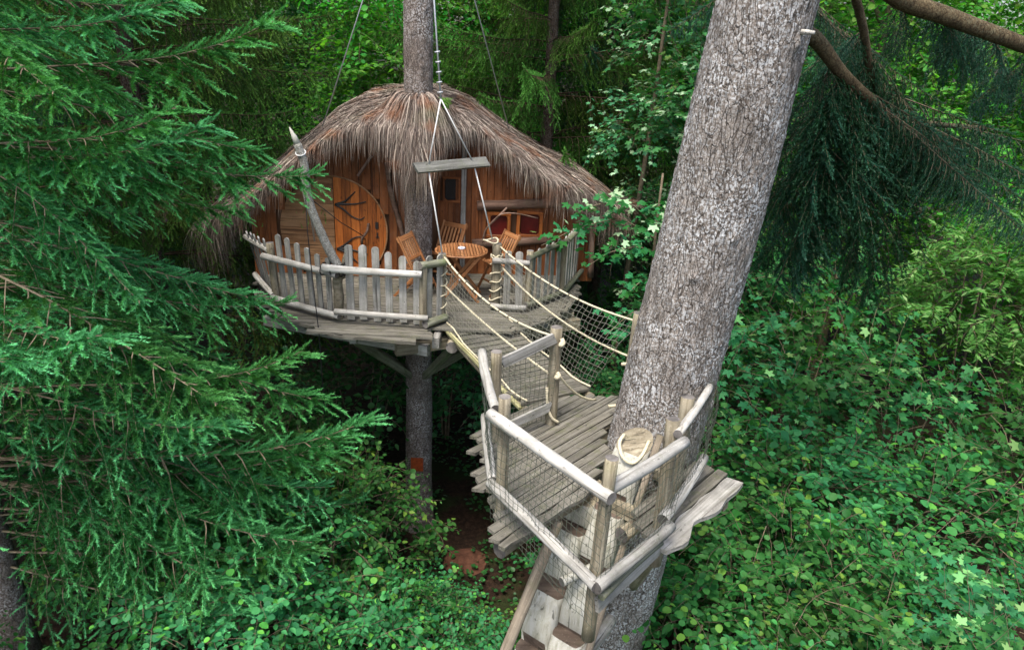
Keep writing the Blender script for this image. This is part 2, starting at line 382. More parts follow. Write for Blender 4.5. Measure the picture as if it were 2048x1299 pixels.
# ------------------------------------------------------------------ round deck of the hut
ZD = 4.4
dk = thing('hut_deck', 'round weathered plank deck around the hut trunk with ragged board ends', 'deck', (-1.45, 10.6, ZD))
DCX, DCY, DR = -1.42, 10.6, 2.36
y = DCY - DR + .05; i = 0
tl = R(2.5)
while y < 13.9:
    wdt = rnd.uniform(.10, .125); yc = y + wdt / 2
    h = DR * DR - min(DR - .25, abs(yc - DCY)) ** 2 if yc < DCY else DR * DR
    half = math.sqrt(max(h, .25))
    cutL, cutR = -half + rnd.uniform(-.10, .10), half + rnd.uniform(-.12, .10)
    if yc < 8.62: cutR = min(cutR, .55 - .35 * (yc - 8.1) + rnd.uniform(-.03, .03))
    segs = [(cutL, cutR)]
    if abs(yc - 10.5) < .27: segs = [(cutL, -.29), (.24, cutR)]
    for a, b in segs:
        plank('plank', (DCX + a, yc, ZD - .015), (DCX + b, yc, ZD - .015), wdt - .012, .03, M_deck, dk, wav=.022 if i < 2 else .004, seg=12 if i < 2 else 4)
    y += wdt; i += 1
# live-edged rim boards round the front
for (a0, a1, r) in ((-160, -130, 2.36), (-133, -106, 2.35), (-109, -84, 2.38), (-52, -30, 2.34), (-33, -8, 2.34)):
    p = [V((DCX + r * math.cos(R(a)), DCY + r * math.sin(R(a)), ZD - .036)) for a in (a0, a1)]
    plank('rim_board', p[0], p[1], .17, .035, M_deck, dk, wav=.03, seg=16)
# joists and bearers below
for k, x in enumerate((-3.3, -2.75, -2.0, -.95, -.25, .45)):
    hh = math.sqrt(max(.1, 2.28 ** 2 - (x - DCX) ** 2))
    bar('joist', (x, DCY - hh + .05, ZD - .13), (x + .05, 13.2, ZD - .13), .09, .14, M_grey, dk)
bar('bearer', (-3.40, 9.3, ZD - .27), (-1.05, 8.52, ZD - .27), .10, .15, M_grey, dk)
bar('bearer', (-1.45, 8.42, ZD - .24), (.95, 9.75, ZD - .27), .10, .16, M_oldlog, dk)
bar('bearer', (-3.6, 10.05, ZD - .28), (.9, 10.05, ZD - .28), .12, .16, M_oldlog, dk)
bar('bearer', (-3.6, 10.95, ZD - .28), (.9, 10.95, ZD - .28), .12, .16, M_oldlog, dk)
log('bearer', (-.75, 8.45, ZD - .19), (-.62, 10.2, ZD - .19), .08, .08, M_oldlog, dk, end=M_end)
for sx in (-1, 1):
    bar('brace', (T1.x + sx * .17, 10.5, 2.9), (T1.x + sx * 1.7, 10.2, ZD - .36), .11, .11, M_mosslog, dk)
    bar('brace', (T1.x + sx * .12, 10.35, 2.9), (T1.x + sx * .75, 9.0, ZD - .32), .10, .10, M_mosslog, dk)

# ------------------------------------------------------------------ picket fence round the deck
fence = thing('picket_fence', 'grey rounded picket fence with round pole rails along the hut deck', 'fence', (-2.2, 8.75, ZD))
def picket_me(k):
    w_, th = (.084, .02); L = 1.; pts = [(0, -w_ / 2)]; rr = random.Random(k)
    for i in range(7):
        a = -math.pi / 2 + math.pi * i / 6; pts.append((L - w_ / 2 + w_ / 2 * math.cos(a), w_ / 2 * math.sin(a)))
    pts += [(0, w_ / 2)]
    pts = [(x, y + rr.uniform(-.003, .003)) for x, y in pts]; n = len(pts)
    v = [(x, y, z) for z in (-th / 2, th / 2) for x, y in pts]
    f = [tuple(range(n))[::-1], tuple(range(n, 2 * n))] + [(i, (i + 1) % n, n + (i + 1) % n, n + i) for i in range(n)]
    return mesh('picket', v, f)
PK = [picket_me(k) for k in range(4)]
def picket(base, top, face, mat, wd=1.):
    m, L = frame(base, top, face)
    m = m @ M.Diagonal((L, wd, 1, 1)); me = PK[rnd.randrange(4)]
    me = me if mat.name in me.materials or not me.materials else me
    o = bpy.data.objects.new('picket', me); C.objects.link(o)
    if not me.materials: me.materials.append(mat)
    return reg(o, m, fence)
def fence_run(a, b, n, ht, lean_a=(0, 0), lean_b=(0, 0), u0=.5, u1=.5, z0=.03, wd=1.):
    """n pickets from foot a to foot b; ht = heights, lean = plan offset of the tops"""
    a, b = V((*a, ZD)), V((*b, ZD)); d = (b - a).normalized(); face = V((d.y, -d.x, 0))
    for i in range(n):
        t = (i + u0) / (n - 1 + u0 + u1); p = a.lerp(b, t); l = V((*lean_a, 0)).lerp(V((*lean_b, 0)), t)
        h = ht[i] if isinstance(ht, (list, tuple)) else ht
        zz = z0 + rnd.uniform(-.01, .01)
        picket(p + V((rnd.uniform(-.008, .008), 0, zz)), p + l + V((rnd.uniform(-.012, .012), 0, h + rnd.uniform(-.01, .01))), face, M_grey, wd * rnd.uniform(.92, 1.08))
fence_run((-3.78, 10.30), (-3.30, 9.50), 5, [.82, .83, .84, .84, .84], (-.03, -.40), (-.08, -.04))
fence_run((-3.14, 9.26), (-2.30, 8.80), 6, [.98, .95, .91, .87, .83, .80], (-.06, 0), (0, 0))
fence_run((-2.18, 8.74), (-1.16, 8.66), 6, [1.02, 1.03, 1.0, .96, .92, .87], u0=.6, u1=.4, wd=1.12)
fence_run((-1.10, 8.68), (-.93, 8.90), 2, [.92, .91], u0=.3, u1=.3, wd=1.15)
fence_run((-.18, 9.46), (.15, 9.44), 2, [.83, .83], wd=1.1)
fence_run((.20, 9.50), (.68, 10.16), 5, [.78, .83, .86, .86, .87])
fence_run((.70, 10.20), (1.0, 11.15), 6, .88)
off = .03
def rail(p, q, r, mat, b=.012): return log('rail', p, q, r, r * .88, mat, fence, bend=b, end=M_end)
rail((-3.84, 10.0, 5.11), (-3.30, 9.40, 5.08), .042, M_pale); rail((-3.76, 10.02, 4.55), (-3.26, 9.30, 4.50), .042, M_pale)
rail((-3.36, 9.28, 5.05), (-2.22, 8.66, 5.03), .047, M_pale); rail((-3.24, 9.20, 4.50), (-2.20, 8.62, 4.50), .047, M_pale)
rail((-2.40, 8.66, 5.12), (-1.14, 8.57, 5.12), .050, M_pale); rail((-2.26, 8.62, 4.56), (-1.06, 8.54, 4.56), .040, M_pale)
rail((-1.17, 8.60, 5.22), (-.86, 8.90, 5.20), .050, M_mosslog); rail((-1.10, 8.55, 4.47), (-.86, 8.86, 4.47), .055, M_mosslog)
rail((-.30, 9.40, 5.10), (.20, 9.36, 5.10), .040, M_grey); rail((-.32, 9.39, 4.47), (.18, 9.35, 4.47), .040, M_grey)
rail((.18, 9.40, 5.16), (.75, 10.18, 5.24), .042, M_mosslog); rail((.17, 9.38, 4.50), (.73, 10.13, 4.47), .045, M_mosslog)
rail((.72, 10.12, 5.22), (1.12, 11.25, 5.28), .042, M_mosslog); rail((.72, 10.1, 4.46), (1.08, 11.2, 4.50), .042, M_mosslog)
def post(name, p, q, r, mat, par): return log(name, p, q, r, r * .95, mat, par, bend=.008, lump=.06, end=M_end)
post('post', (-3.24, 9.36, ZD - .02), (-3.28, 9.36, 5.22), .055, M_oldlog, fence)
post('post', (-1.13, 8.66, ZD - .12), (-1.13, 8.66, 5.24), .052, M_oldlog, fence)
post('post', (.20, 9.46, ZD - .05), (.20, 9.46, 5.25), .05, M_oldlog, fence)
post('post', (.69, 10.16, ZD - .05), (.69, 10.16, 5.22), .055, M_oldlog, fence)
PL, PR = V((-.93, 8.93, ZD)), V((-.25, 9.49, ZD))
post('post', PL + V((0, 0, -.05)), PL + V((0, 0, .90)), .055, M_oldlog, fence)
post('post', PR + V((0, 0, -.05)), PR + V((0, 0, .92)), .068, M_oldlog, fence)
def coil(name, c, r, z0, z1, turns, par, rr=.009, mat=None):
    pts = [V((c.x + r * math.cos(2 * math.pi * turns * t / 60.), c.y + r * math.sin(2 * math.pi * turns * t / 60.), z0 + (z1 - z0) * (t / 60.) + .012 * math.sin(t * 1.3))) for t in range(61)]
    return tube(name, pts, rr, mat or M_rope, par, 5)
coil('rope_wrap', PL, .066, ZD + .08, ZD + .86, 5.3, fence); coil('rope_wrap', PR, .082, ZD + .06, ZD + .62, 4.5, fence)
coil('rope_wrap', PR, .078, ZD + .72, ZD + .77, 2.2, fence)
tube('rope_loop', [PR + V((-.09 + .10 * math.cos(a) , .02 + .10 * math.sin(a), .95 + .02 * math.sin(2 * a))) for a in np.linspace(0, 6.2, 22)], .011, M_rope, fence, 5)

# forked branch tied upright to the fence
fp = thing('forked_pole', 'crooked lichen-spotted branch tied upright to the fence rail, sharpened tip', 'pole', (-2.26, 8.78, ZD))
pts = spline([(-2.18, 8.80, 5.02), (-2.36, 8.80, 5.36), (-2.56, 8.80, 5.92), (-2.59, 8.80, 6.36), (-2.66, 8.80, 6.60)], 6)
rad = [.060 - .012 * i / (len(pts) - 1) + .006 * NZ.noise((i * .7, 0, 0)) for i in range(len(pts))]
v, f = tube_arrays(pts, rad, 10); me = mesh('branch', v, f, True); link('branch', me, M_polebark, fp)
tube('tip', [(-2.655, 8.80, 6.585), (-2.69, 8.80, 6.68), (-2.74, 8.80, 6.79)], [.045, .034, .006], M_carved, fp, 8)
pts = spline([(-2.26, 8.80, ZD - .05), (-2.24, 8.80, 4.7), (-2.25, 8.80, 4.92), (-2.17, 8.80, 5.10)], 5)
tube('lower_post', pts, [.062 + .008 * NZ.noise((i * .9, 5, 0)) for i in range(len(pts))], M_oldlog, fp, 10)
tube('side_fork', [(-2.19, 8.81, 4.95), (-2.15, 8.80, 5.2), (-2.10, 8.80, 5.36)], [.035, .03, .024], M_oldlog, fp, 8)
for (x, z, tl_) in ((-2.40, 5.09, .4), (-2.31, 5.1, -.5), (-2.17, 5.08, .2), (-2.13, 5.1, .1)):
    tube('cord_tie', [V((x + tl_ * .04 * math.cos(a), 8.715 + .105 * math.cos(a), z + .075 * math.sin(a))) for a in np.linspace(0, 6.28, 18)], .008, M_cord, fp, 5)
tube('wire_tie', [V((-2.625 + .058 * math.cos(a), 8.80 + .058 * math.sin(a), 6.50 + .03 * math.sin(a))) for a in np.linspace(0, 12, 26)], .008, M_ropew, fp, 5)
hr = tag(tube('hanging_rope', [(-2.57, 8.72, 6.02), (-2.54, 8.60, 5.6), (-2.48, 8.50, 5.0), (-2.42, 8.44, 4.3), (-2.40, 8.42, 3.2)], .007, M_cord), 'thin dark rope hanging from the crooked pole past the deck edge', 'rope')
st = tag(tube('chain', [(-2.60, 8.82, 6.02), (-2.68, 9.3, 5.55), (-2.75, 9.62, 5.2)] , [.012, .014, .012], M_steel), 'slack grey chain running from the crooked pole towards the round door', 'chain')
tag(tube('stay_rope', [(-2.56, 8.84, 5.95), (-2.3, 9.3, 5.55), (-2.08, 9.62, 5.3)], .006, M_cord), 'thin black stay rope slanting from the crooked pole across the round door', 'rope')

# ------------------------------------------------------------------ the hut
hut = thing('thatched_hut', 'round hut of stained orange boards with a shaggy thatched roof', 'tree house', (-1.45, 12.0, ZD))
YL, YR0, YR1 = 10.66, 11.02, 11.22
def P_roof(x):
    xs = [-5.0, -4.4, -3.87, -3.52, -3.11, -2.78, -2.38, -1.83, -1.29, -.82, -.42, -.01, .4, .9, 1.33, 1.7]
    zs = [5.08, 5.48, 5.84, 6.16, 6.50, 6.78, 7.02, 7.12, 7.09, 6.92, 6.67, 6.40, 6.17, 5.95, 5.68, 5.40]
    return float(np.interp(x, xs, zs))
def yfront(x):
    return float(np.interp(x, [-5.0, -4.5, -4.0, -3.2, -2.2, -1.75, -1.45, -1.15, -.7, .2, .9, 1.4, 1.75], [11.5, 10.95, 10.5, 10.2, 10.2, 10.05, 9.98, 10.10, 10.80, 10.72, 10.85, 11.25, 11.7]))
def Zroof(x, y):
    z = P_roof(x); dx = x + 1.45
    if y < 11.5: z -= .36 * ((11.5 - y) / 1.3) ** 1.5 * (1 - .78 * math.exp(-(dx / .34) ** 2) * min(1, max(0, (y - 9.95) / .35)))
    if y > 12.6: z -= .55 * ((y - 12.6) / 2.2) ** 1.6 * 1.3
    return z + .045 * NZ.noise((x * 1.6, y * 1.6, 0))
# roof shell
nu, nv = 60, 30; v = []; f = []
for j in range(nv + 1):
    for i in range(nu + 1):
        x = -5.0 + 6.7 * i / nu; y0 = yfront(x) + .06; y = y0 + (15.0 - y0) * (j / nv) ** 1.3
        v.append((x, y, Zroof(x, y) - .05))
n1 = len(v); v += [(a, b + .03, c - .13) for a, b, c in v]
for j in range(nv):
    for i in range(nu):
        a = j * (nu + 1) + i; q = (a, a + 1, a + nu + 2, a + nu + 1)
        xm = sum(v[k][0] for k in q) / 4; ym = sum(v[k][1] for k in q) / 4
        if (xm + 1.45) ** 2 + (ym - 10.5) ** 2 < .20 ** 2: continue
        f.append(q); f.append(tuple(k + n1 for k in q[::-1]))
for i in range(nu): f.append((i + 1, i, n1 + i, n1 + i + 1))
roof = link('roof', mesh('roof', v, f, True), simple('roof_underlay', (.045, .032, .024), .95, .1, 0, 30), hut)
# thatch stems: thousands of thin curved blades
def strands(name, specs, parent, mat, wmin=.004, wmax=.009):
    """specs: list of polylines -> flat tapering blades joined in one mesh"""
    vs_, cnt, lp = [], [], []; b = 0
    for pl_ in specs:
        n = len(pl_); w_ = rnd.uniform(wmin, wmax); tw = rnd.uniform(-.8, .8)
        for i, p in enumerate(pl_):
            t = pl_[min(i + 1, n - 1)] - pl_[max(i - 1, 0)]
            side = V((t.y, -t.x, tw * t.length)); side = side.normalized() if side.length > 1e-6 else V((1, 0, 0))
            k = w_ * (1 - .75 * (i / (n - 1)) ** 2)
            vs_ += [p - side * k, p + side * k]
        for i in range(n - 1):
            lp += [b + 2 * i, b + 2 * i + 1, b + 2 * i + 3, b + 2 * i + 2]; cnt.append(4)
        b += 2 * n
    return tag(link(name, npmesh(name, np.array([tuple(p) for p in vs_]), cnt, lp), mat, parent), kind='stuff')
sp = []
def downhill(x, y):
    e = .08
    g = V((Zroof(x + e, y) - Zroof(x - e, y), Zroof(x, y + e) - Zroof(x, y - e))) / (2 * e)
    d = -g; rad_ = V((x + 1.45, y - 10.9)); rad_ = rad_.normalized() if rad_.length > .01 else V((0, -1))
    d = d * 1.0 + rad_ * .35
    return d.normalized() if d.length > 1e-4 else rad_
def flow(x, y, L, n=5, lift=.015):
    pl_ = []; p = V((x, y)); a = rnd.gauss(0, .36); z = Zroof(x, y) + lift; d = downhill(x, y); out = lift; hang = 0; jj = V((0, 0))
    for i in range(n):
        if hang == 0 and p.y < yfront(p.x) : hang = 1
        if hang == 0:
            z = Zroof(p.x, p.y) + out + rnd.uniform(0, .02)
            d = downhill(p.x, p.y); d = V((d.x * math.cos(a) - d.y * math.sin(a), d.x * math.sin(a) + d.y * math.cos(a)))
        else:
            z -= L / n * (.72 + .2 * min(hang, 3) / 3); d = d * .55 + V((rnd.uniform(-.25, .25), rnd.uniform(-.25, .05))) * .5; hang += 1
        pl_.append(V((p.x, p.y, z))); p = p + d * (L / n) * (1 if hang == 0 else .4); out += rnd.uniform(-.006, .012); a += rnd.gauss(0, .15)
    return pl_
k = 0
while k < 24000:
    x = rnd.uniform(-5.0, 1.7); u = rnd.random(); y0 = yfront(x)
    y = y0 - .02 + (13.2 - y0) * u ** 1.5
    if (x + 1.45) ** 2 + (y - 10.5) ** 2 < .21 ** 2: continue
    sp.append(flow(x, y, rnd.uniform(.28, .62)) if rnd.random() > .05 else flow(x, y, rnd.uniform(.5, .8), 6, .04)); k += 1
# collar against the trunk
for k in range(900):
    a = rnd.uniform(0, 2 * math.pi); r0 = .205
    p = V((-1.45 + r0 * math.cos(a), 10.5 + r0 * math.sin(a), 7.10 + rnd.uniform(-.06, .10) + .04 * math.sin(a))); L = rnd.uniform(.25, .5); pl_ = []
    d = V((math.cos(a), math.sin(a)))
    for i in range(5):
        t = i / 4; q = p.to_2d() + d * L * t
        z = max(Zroof(q.x, q.y) + .03, p.z - 1.2 * L * t * t) if q.y > yfront(q.x) else p.z - 1.2 * L * t * t
        pl_.append(V((q.x + rnd.uniform(-.02, .02), q.y, z)))
    sp.append(pl_)
def fringe(x, L, y=None):
    y = yfront(x) + rnd.uniform(-.02, .10) if y is None else y; z = Zroof(x, y) + rnd.uniform(-.10, .03); pl_ = []
    cx_ = (math.floor(x / .13) + .5 + .35 * NZ.noise((math.floor(x / .13) * 1.7, 0, 0))) * .13 + .1 * (x + 1.45) * .3 if rnd.random() < .75 else x
    d = downhill(x, y) * .5 + V((rnd.uniform(-.22, .22), -.25)); p = V((x, y, z)); n = 7; vel = V((d.x, d.y, -.35))
    for i in range(n):
        pl_.append(p.copy()); vel = (vel + V((rnd.uniform(-.36, .36) + (cx_ - p.x) * 2.6, rnd.uniform(-.16, .14), -.42))); vel.x *= .72; vel.y *= .6
        p = p + vel.normalized() * L / (n - 1)
    return pl_
def fringe_len(x):
    return float(np.interp(x, [-5, -4.5, -4, -3.6, -3.2, -2.6, -2.3, -2.0, -1.75, -1.55, -1.25, -1.1, -.85, -.5, -.1, .5, .9, 1.3, 1.75],
                           [1.1, 1.05, .5, .28, .22, .22, .26, .36, .60, .95, .95, .55, .26, .24, .36, .50, .55, .8, .8]))
for k in range(7200):
    x = rnd.uniform(-4.95, 1.7)
    if rnd.random() < .34: x = rnd.gauss(-1.42, .19)
    sp.append(fringe(x, fringe_len(x) * rnd.uniform(.5, 1.1) * (1.4 if rnd.random() < .07 else 1) * (1 + .55 * NZ.noise((x * 6.5, 0, 3)))))
for k in range(900):   # curtain of stems at the left end of the eave
    y = rnd.uniform(10.9, 13.2); x = -4.9 + rnd.uniform(-.12, .35); sp.append(fringe(x, rnd.uniform(.6, 1.15), y))
for k in range(500):   # and at the right end
    y = rnd.uniform(11.2, 13.2); x = 1.6 + rnd.uniform(-.2, .12); sp.append(fringe(x, rnd.uniform(.35, .8), y))
strands('thatch', sp, roof, M_thatch, .002, .0075)
# a tuft of grass growing out of the thatch
gt = [[V((-1.02 + rnd.uniform(-.05, .05), 10.12, 6.98)) + V((rnd.uniform(-.07, .07) * t, rnd.uniform(-.06, .03) * t, .14 * t)) for t in (0, .5, 1)] for _ in range(70)]
tuft = strands('grass_tuft', gt, None, simple('fresh_grass', (.16, .34, .05), .6), .004, .006); del tuft['kind']; tag(tuft, 'small bright green tuft growing out of the thatch beside the trunk', 'plant')

# walls of single boards, up to the roof underside
def wall_boards(a, b, y_at, hole=None, mat=M_wall, top_off=.12, wmin=.10, wmax=.15):
    x = a
    while x < b - .01:
        wd = min(rnd.uniform(wmin, wmax), b - x); xc = x + wd / 2; yc = y_at(xc); top = min(Zroof(xc, max(yc, yfront(xc) + .1)) - top_off, 7.0)
        spans = [(ZD - .08, top)]
        if hole:
            h = hole(xc, wd)
            if h: spans = [(ZD - .08, h[0]), (h[1], top)]
        for z0, z1 in spans:
            if z1 - z0 > .06:
                bar('board', (xc, yc, z0), (xc, yc, z1), wd - .004, .03, mat, wallp, up=(0, -1, 0), bev=.1)
        x += wd
wallp = link('wall', mesh('wall', [(-4.0, YL + .05, ZD), (-1.3, YL + .05, ZD), (-1.2, YR0 + .05, ZD), (1.25, YR1 + .05, ZD), (-4.0, YL + .05, 5.6), (-1.3, YL + .05, 6.7), (-1.2, YR0 + .05, 6.8), (1.25, YR1 + .05, 5.7),
                                   (-4.2, 14.4, ZD), (1.3, 14.4, ZD), (-4.2, 14.4, 5.3), (1.3, 14.4, 5.5)],
                          [(0, 1, 5, 4), (1, 2, 6, 5), (2, 3, 7, 6), (8, 0, 4, 10), (3, 9, 11, 7), (9, 8, 10, 11)]), simple('wall_backing', (.10, .05, .025), .9), hut)
DC = V((-2.75, YL, 5.10)); DRr = .80
def hole_round(xc, wd):
    q = DRr ** 2 - (abs(xc - DC.x) - wd * .2) ** 2
    if abs(xc - DC.x) > DRr: return None
    q = math.sqrt(max(q, 0)); return (DC.z - q, DC.z + q)
wall_boards(-3.98, -1.28, lambda x: YL, hole_round)
def yr(x): return YR0 + (YR1 - YR0) * (x + 1.2) / 2.45
WIN = [(-.43, -.13, 5.03, 5.36), (.03, .37, 5.05, 5.39)]
def hole_right(xc, wd):
    if -1.13 < xc < -.90: return (5.55, 5.90)
    if -.47 < xc < .41: return (4.97, 5.43)
wall_boards(-1.30, 1.25, yr, hole_right)
for k in range(3): bar('board', (-1.30 + .004 * k, YL + .07 + .12 * k, ZD - .05), (-1.30 + .004 * k, YL + .07 + .12 * k, 6.7), .11, .03, M_wall, wallp, up=(1, 0, 0))
bar('corner_board', (-.83, yr(-.83) - .035, ZD), (-.83, yr(-.83) - .035, 6.45), .075, .035, M_grey, wallp, up=(0, -1, 0))
# round doorway: fixed horizontal boards on the left, door leaf on the right
def chord_board(name, z0, z1, xa, xb, yc, mat, par, th=.03, horizontal=True):
    """board clipped by the door circle"""
    n = 5; v = []
    if horizontal:
        for side in (0, 1):
            for k in range(n + 1):
                z = z0 + (z1 - z0) * k / n; q = math.sqrt(max(DRr ** 2 - (z - DC.z) ** 2, 0))
                v.append((max(xa, DC.x - q) if side == 0 else min(xb, DC.x + q), z))
    else:
        for side in (0, 1):
            for k in range(n + 1):
                x = xa + (xb - xa) * k / n; q = math.sqrt(max(DRr ** 2 - (x - DC.x) ** 2, 0))
                v.append((x, DC.z - q if side == 0 else DC.z + q))
    v = [(p[0], max(p[1], ZD + .01)) for p in v]
    m_ = n + 1; o = [(x, yy, z) for yy in (yc - th / 2, yc + th / 2) for x, z in v]; f = []
    for k in range(n): f += [(k, m_ + k, m_ + k + 1, k + 1), (2 * m_ + k, 2 * m_ + k + 1, 3 * m_ + k + 1, 3 * m_ + k)]
    for a, b in ((0, 2 * m_), (m_, 3 * m_)):
        for k in range(n): f.append((a + k, a + k + 1, b + k + 1, b + k))
    f += [(0, 2 * m_, 3 * m_, m_), (n, m_ + n, 3 * m_ + n, 2 * m_ + n)]
    c = V((sum(p[0] for p in v) / len(v), yc, sum(p[1] for p in v) / len(v)))
    if horizontal: mw = M.Translation(c); o = [V(p) - c for p in o]
    else:
        mw = M.Translation(c) @ M.Rotation(R(-90), 4, 'Y'); iv = mw.inverted(); o = [iv @ V(p) for p in o]
    return link(name, mesh(name, o, f), mat, par, mw)
panel = link('round_panel', mesh('round_panel', [(DC.x + DRr * 1.01 * math.cos(a), YL + .035, DC.z + DRr * 1.01 * math.sin(a)) for a in np.linspace(0, 2 * math.pi, 40)[:-1]], [tuple(range(39))]), simple('panel_backing', (.06, .025, .012), .9), hut)
z = DC.z - DRr
while z < DC.z + DRr - .02:
    h = rnd.uniform(.10, .14); chord_board('board', z, min(z + h - .005, DC.z + DRr), DC.x - DRr, DC.x + .015, YL + .005, M_tan, panel); z += h
door = thing('round_door', 'x', 'x'); del door['label'], door['category']; reg(door, M.Translation((DC.x + .35, YL, ZD)), hut); door.name = 'door'; W['door'] = M.Translation((DC.x + .35, YL, ZD))
x = DC.x + .03
while x < DC.x + DRr - .02:
    h = rnd.uniform(.10, .14); chord_board('board', 0, 0, x, min(x + h - .004, DC.x + DRr), YL - .015, M_orange, door, horizontal=False); x += h
arc = [V((DC.x + (DRr + .012) * math.cos(a), YL - .03, max(ZD + .01, DC.z + (DRr + .012) * math.sin(a)))) for a in np.linspace(R(100), R(-62), 36)]
tube('rim', arc, .014, M_tan, panel, 6)
for (zz, up_) in ((5.50, 1), (4.82, -1)):
    hinge = [[(0, 0), (.14, .05 * up_), (.24, .14 * up_), (.30, .20 * up_)], [(0, 0), (.14, .01), (.30, .02 * up_), (.46, .06 * up_)], [(0, 0), (.12, -.07 * up_), (.24, -.17 * up_), (.36, -.21 * up_), (.43, -.17 * up_)]]
    for br in hinge:
        tube('hinge', spline([(DC.x + .05 + a, YL - .038, zz + b) for a, b in br], 4), [.018 * (1 - .5 * i / 12) for i in range(4 * (len(br) - 1) + 1)], M_iron, door, 6)
hd = tube('handle', spline([(DC.x + .54, YL - .05, 5.24), (DC.x + .52, YL - .10, 5.12), (DC.x + .45, YL - .10, 5.02), (DC.x + .43, YL - .05, 4.90)], 5), .020, M_barklog, door, 7)
bar('lock_plate', (DC.x + .66, YL - .036, 5.16), (DC.x + .66, YL - .036, 5.26), .045, .012, M_iron, door, up=(0, -1, 0)); bar('latch', (DC.x + .665, YL - .036, 5.02), (DC.x + .665, YL - .036, 5.10), .02, .014, M_iron, door, up=(0, -1, 0))
bar('latch', (DC.x + .64, YL - .036, 5.03), (DC.x + .69, YL - .036, 5.03), .016, .014, M_iron, door, up=(0, -1, 0))
tube('branch_trim', spline([(-1.92, YL - .05, 6.15), (-1.87, YL - .06, 5.75), (-1.78, YL - .06, 5.40), (-1.68, YL - .06, 5.0), (-1.63, YL - .05, 4.42)], 6), [.04 + .008 * NZ.noise((i * .6, 0, 2)) for i in range(25)], M_barklog, hut, 8)
bar('trim_post', (-2.33, YL - .12, 5.95), (-2.12, YL - .14, 6.25), .04, .04, M_barklog, hut)
# small square window
def window(x0, x1, z0, z1, yc, fr, fm, pane_mat, bars=False):
    wn = link('window', mesh('window', [(x0, yc + .03, z0), (x1, yc + .03, z0), (x1, yc + .03, z1), (x0, yc + .03, z1)], [(0, 1, 2, 3)]), pane_mat, hut)
    for p, q in (((x0 - fr, z0 - fr / 2), (x1 + fr, z0 - fr / 2)), ((x0 - fr, z1 + fr / 2), (x1 + fr, z1 + fr / 2))): bar('frame', (p[0], yc - .012, p[1]), (q[0], yc - .012, q[1]), fr, .05, fm, wn, up=(0, -1, 0))
    for xx in (x0 - fr / 2, x1 + fr / 2): bar('frame', (xx, yc - .010, z0), (xx, yc - .010, z1), fr, .046, fm, wn, up=(0, -1, 0))
    for sx, cx in ((1, x0), (-1, x1)):
        for sz, cz in ((1, z0), (-1, z1)):
            link('corner_block', mesh('corner_block', [(cx, yc - .02, cz), (cx + sx * .03, yc - .02, cz), (cx, yc - .02, cz + sz * .03), (cx, yc + .02, cz), (cx + sx * .03, yc + .02, cz), (cx, yc + .02, cz + sz * .03)], [(0, 1, 2), (3, 5, 4), (1, 4, 5, 2)]), fm, wn)
    return wn
window(-1.12, -.91, 5.56, 5.89, yr(-1.0), .03, M_wall, M_dark)
for (x0, x1, z0, z1) in WIN: window(x0 + .02, x1 - .02, z0 + .01, z1 - .01, yr((x0 + x1) / 2), .055, M_orange, M_curtain)
log('lintel_log', (-.62, YR0 - .0, 5.50), (.85, YR1 - .06, 5.60), .075, .07, M_barklog, hut, lump=.2, end=M_tan)
log('sill_log', (-.68, YR0 - .02, 4.90), (.62, YR1 - .06, 5.00), .075, .065, M_barklog, hut, lump=.2, end=M_tan)
tube('window_branch', spline([(-.52, YR0 - .06, 4.92), (-.47, YR0 - .08, 5.15), (-.30, YR0 - .08, 5.35), (-.16, YR0 - .06, 5.50)], 5), .016, M_barklog, hut, 6)
tube('window_branch', spline([(-.42, YR0 - .08, 5.22), (-.25, YR0 - .10, 5.40), (.0, YR0 - .08, 5.42), (.32, YR0 - .06, 5.36)], 5), .010, M_barklog, hut, 6)
# coping pole where the wall meets the deck rail on the right
log('corner_pole', (1.22, YR1 - .06, ZD), (1.10, YR1 - .10, 5.75), .05, .045, M_barklog, hut)

# ------------------------------------------------------------------ folding table and chairs
tb = thing('folding_table', 'round slatted wooden folding table with crossed legs on the deck', 'table', (-.76, 9.88, ZD))
TR = .365; zt = 5.10; k = -TR + .013
ang = R(8)
while k < TR - .01:
    q = math.sqrt(max(TR ** 2 - (abs(k) + .01) ** 2, .001)); c, s_ = math.cos(ang), math.sin(ang)
    p = [V((-.76 + k * c - t * q * s_, 9.88 + k * s_ + t * q * c, zt)) for t in (-1, 1)]
    bar('slat', p[0], p[1], .036, .018, M_teak, tb); k += .044
ringp = [V((-.76 + (TR - .004) * math.cos(a), 9.88 + (TR - .004) * math.sin(a), zt - .012)) for a in np.linspace(0, 2 * math.pi, 41)]
tube('rim', ringp, .013, M_teak, tb, 6)
for yy, sgn in ((9.66, 1), (10.06, 1)):
    o1 = .03 if yy > 9.8 else 0
    for sg in (-1, 1):
        bar('leg', (-.76 - sg * .27, yy + o1 + sg * .014, zt - .03), (-.76 + sg * .27, yy + o1 + sg * .014, ZD), .045, .022, M_teak, tb, up=(0, 1, 0))
for sg in (-1, 1): bar('crossbar', (-.76 + sg * .2, 9.62, zt - .12 ), (-.76 + sg * .2, 10.10, zt - .12), .035, .02, M_teak, tb); bar('crossbar', (-.76 + sg * .24, 9.64, ZD + .08), (-.76 + sg * .24, 10.10, ZD + .08), .03, .02, M_teak, tb)
tube('bolt', [(-.76, 9.62, 4.735), (-.76, 9.65, 4.735)], .014, M_steel, tb, 8)
dish = thing('ashtray', 'small white and blue dish in the middle of the slatted table', 'dish', (-.76, 9.90, zt + .009))
tube('bowl', [V((-.76 + .042 * math.cos(a), 9.90 + .042 * math.sin(a), zt + .022)) for a in np.linspace(0, 6.283, 25)], .013, M_china, dish, 6)
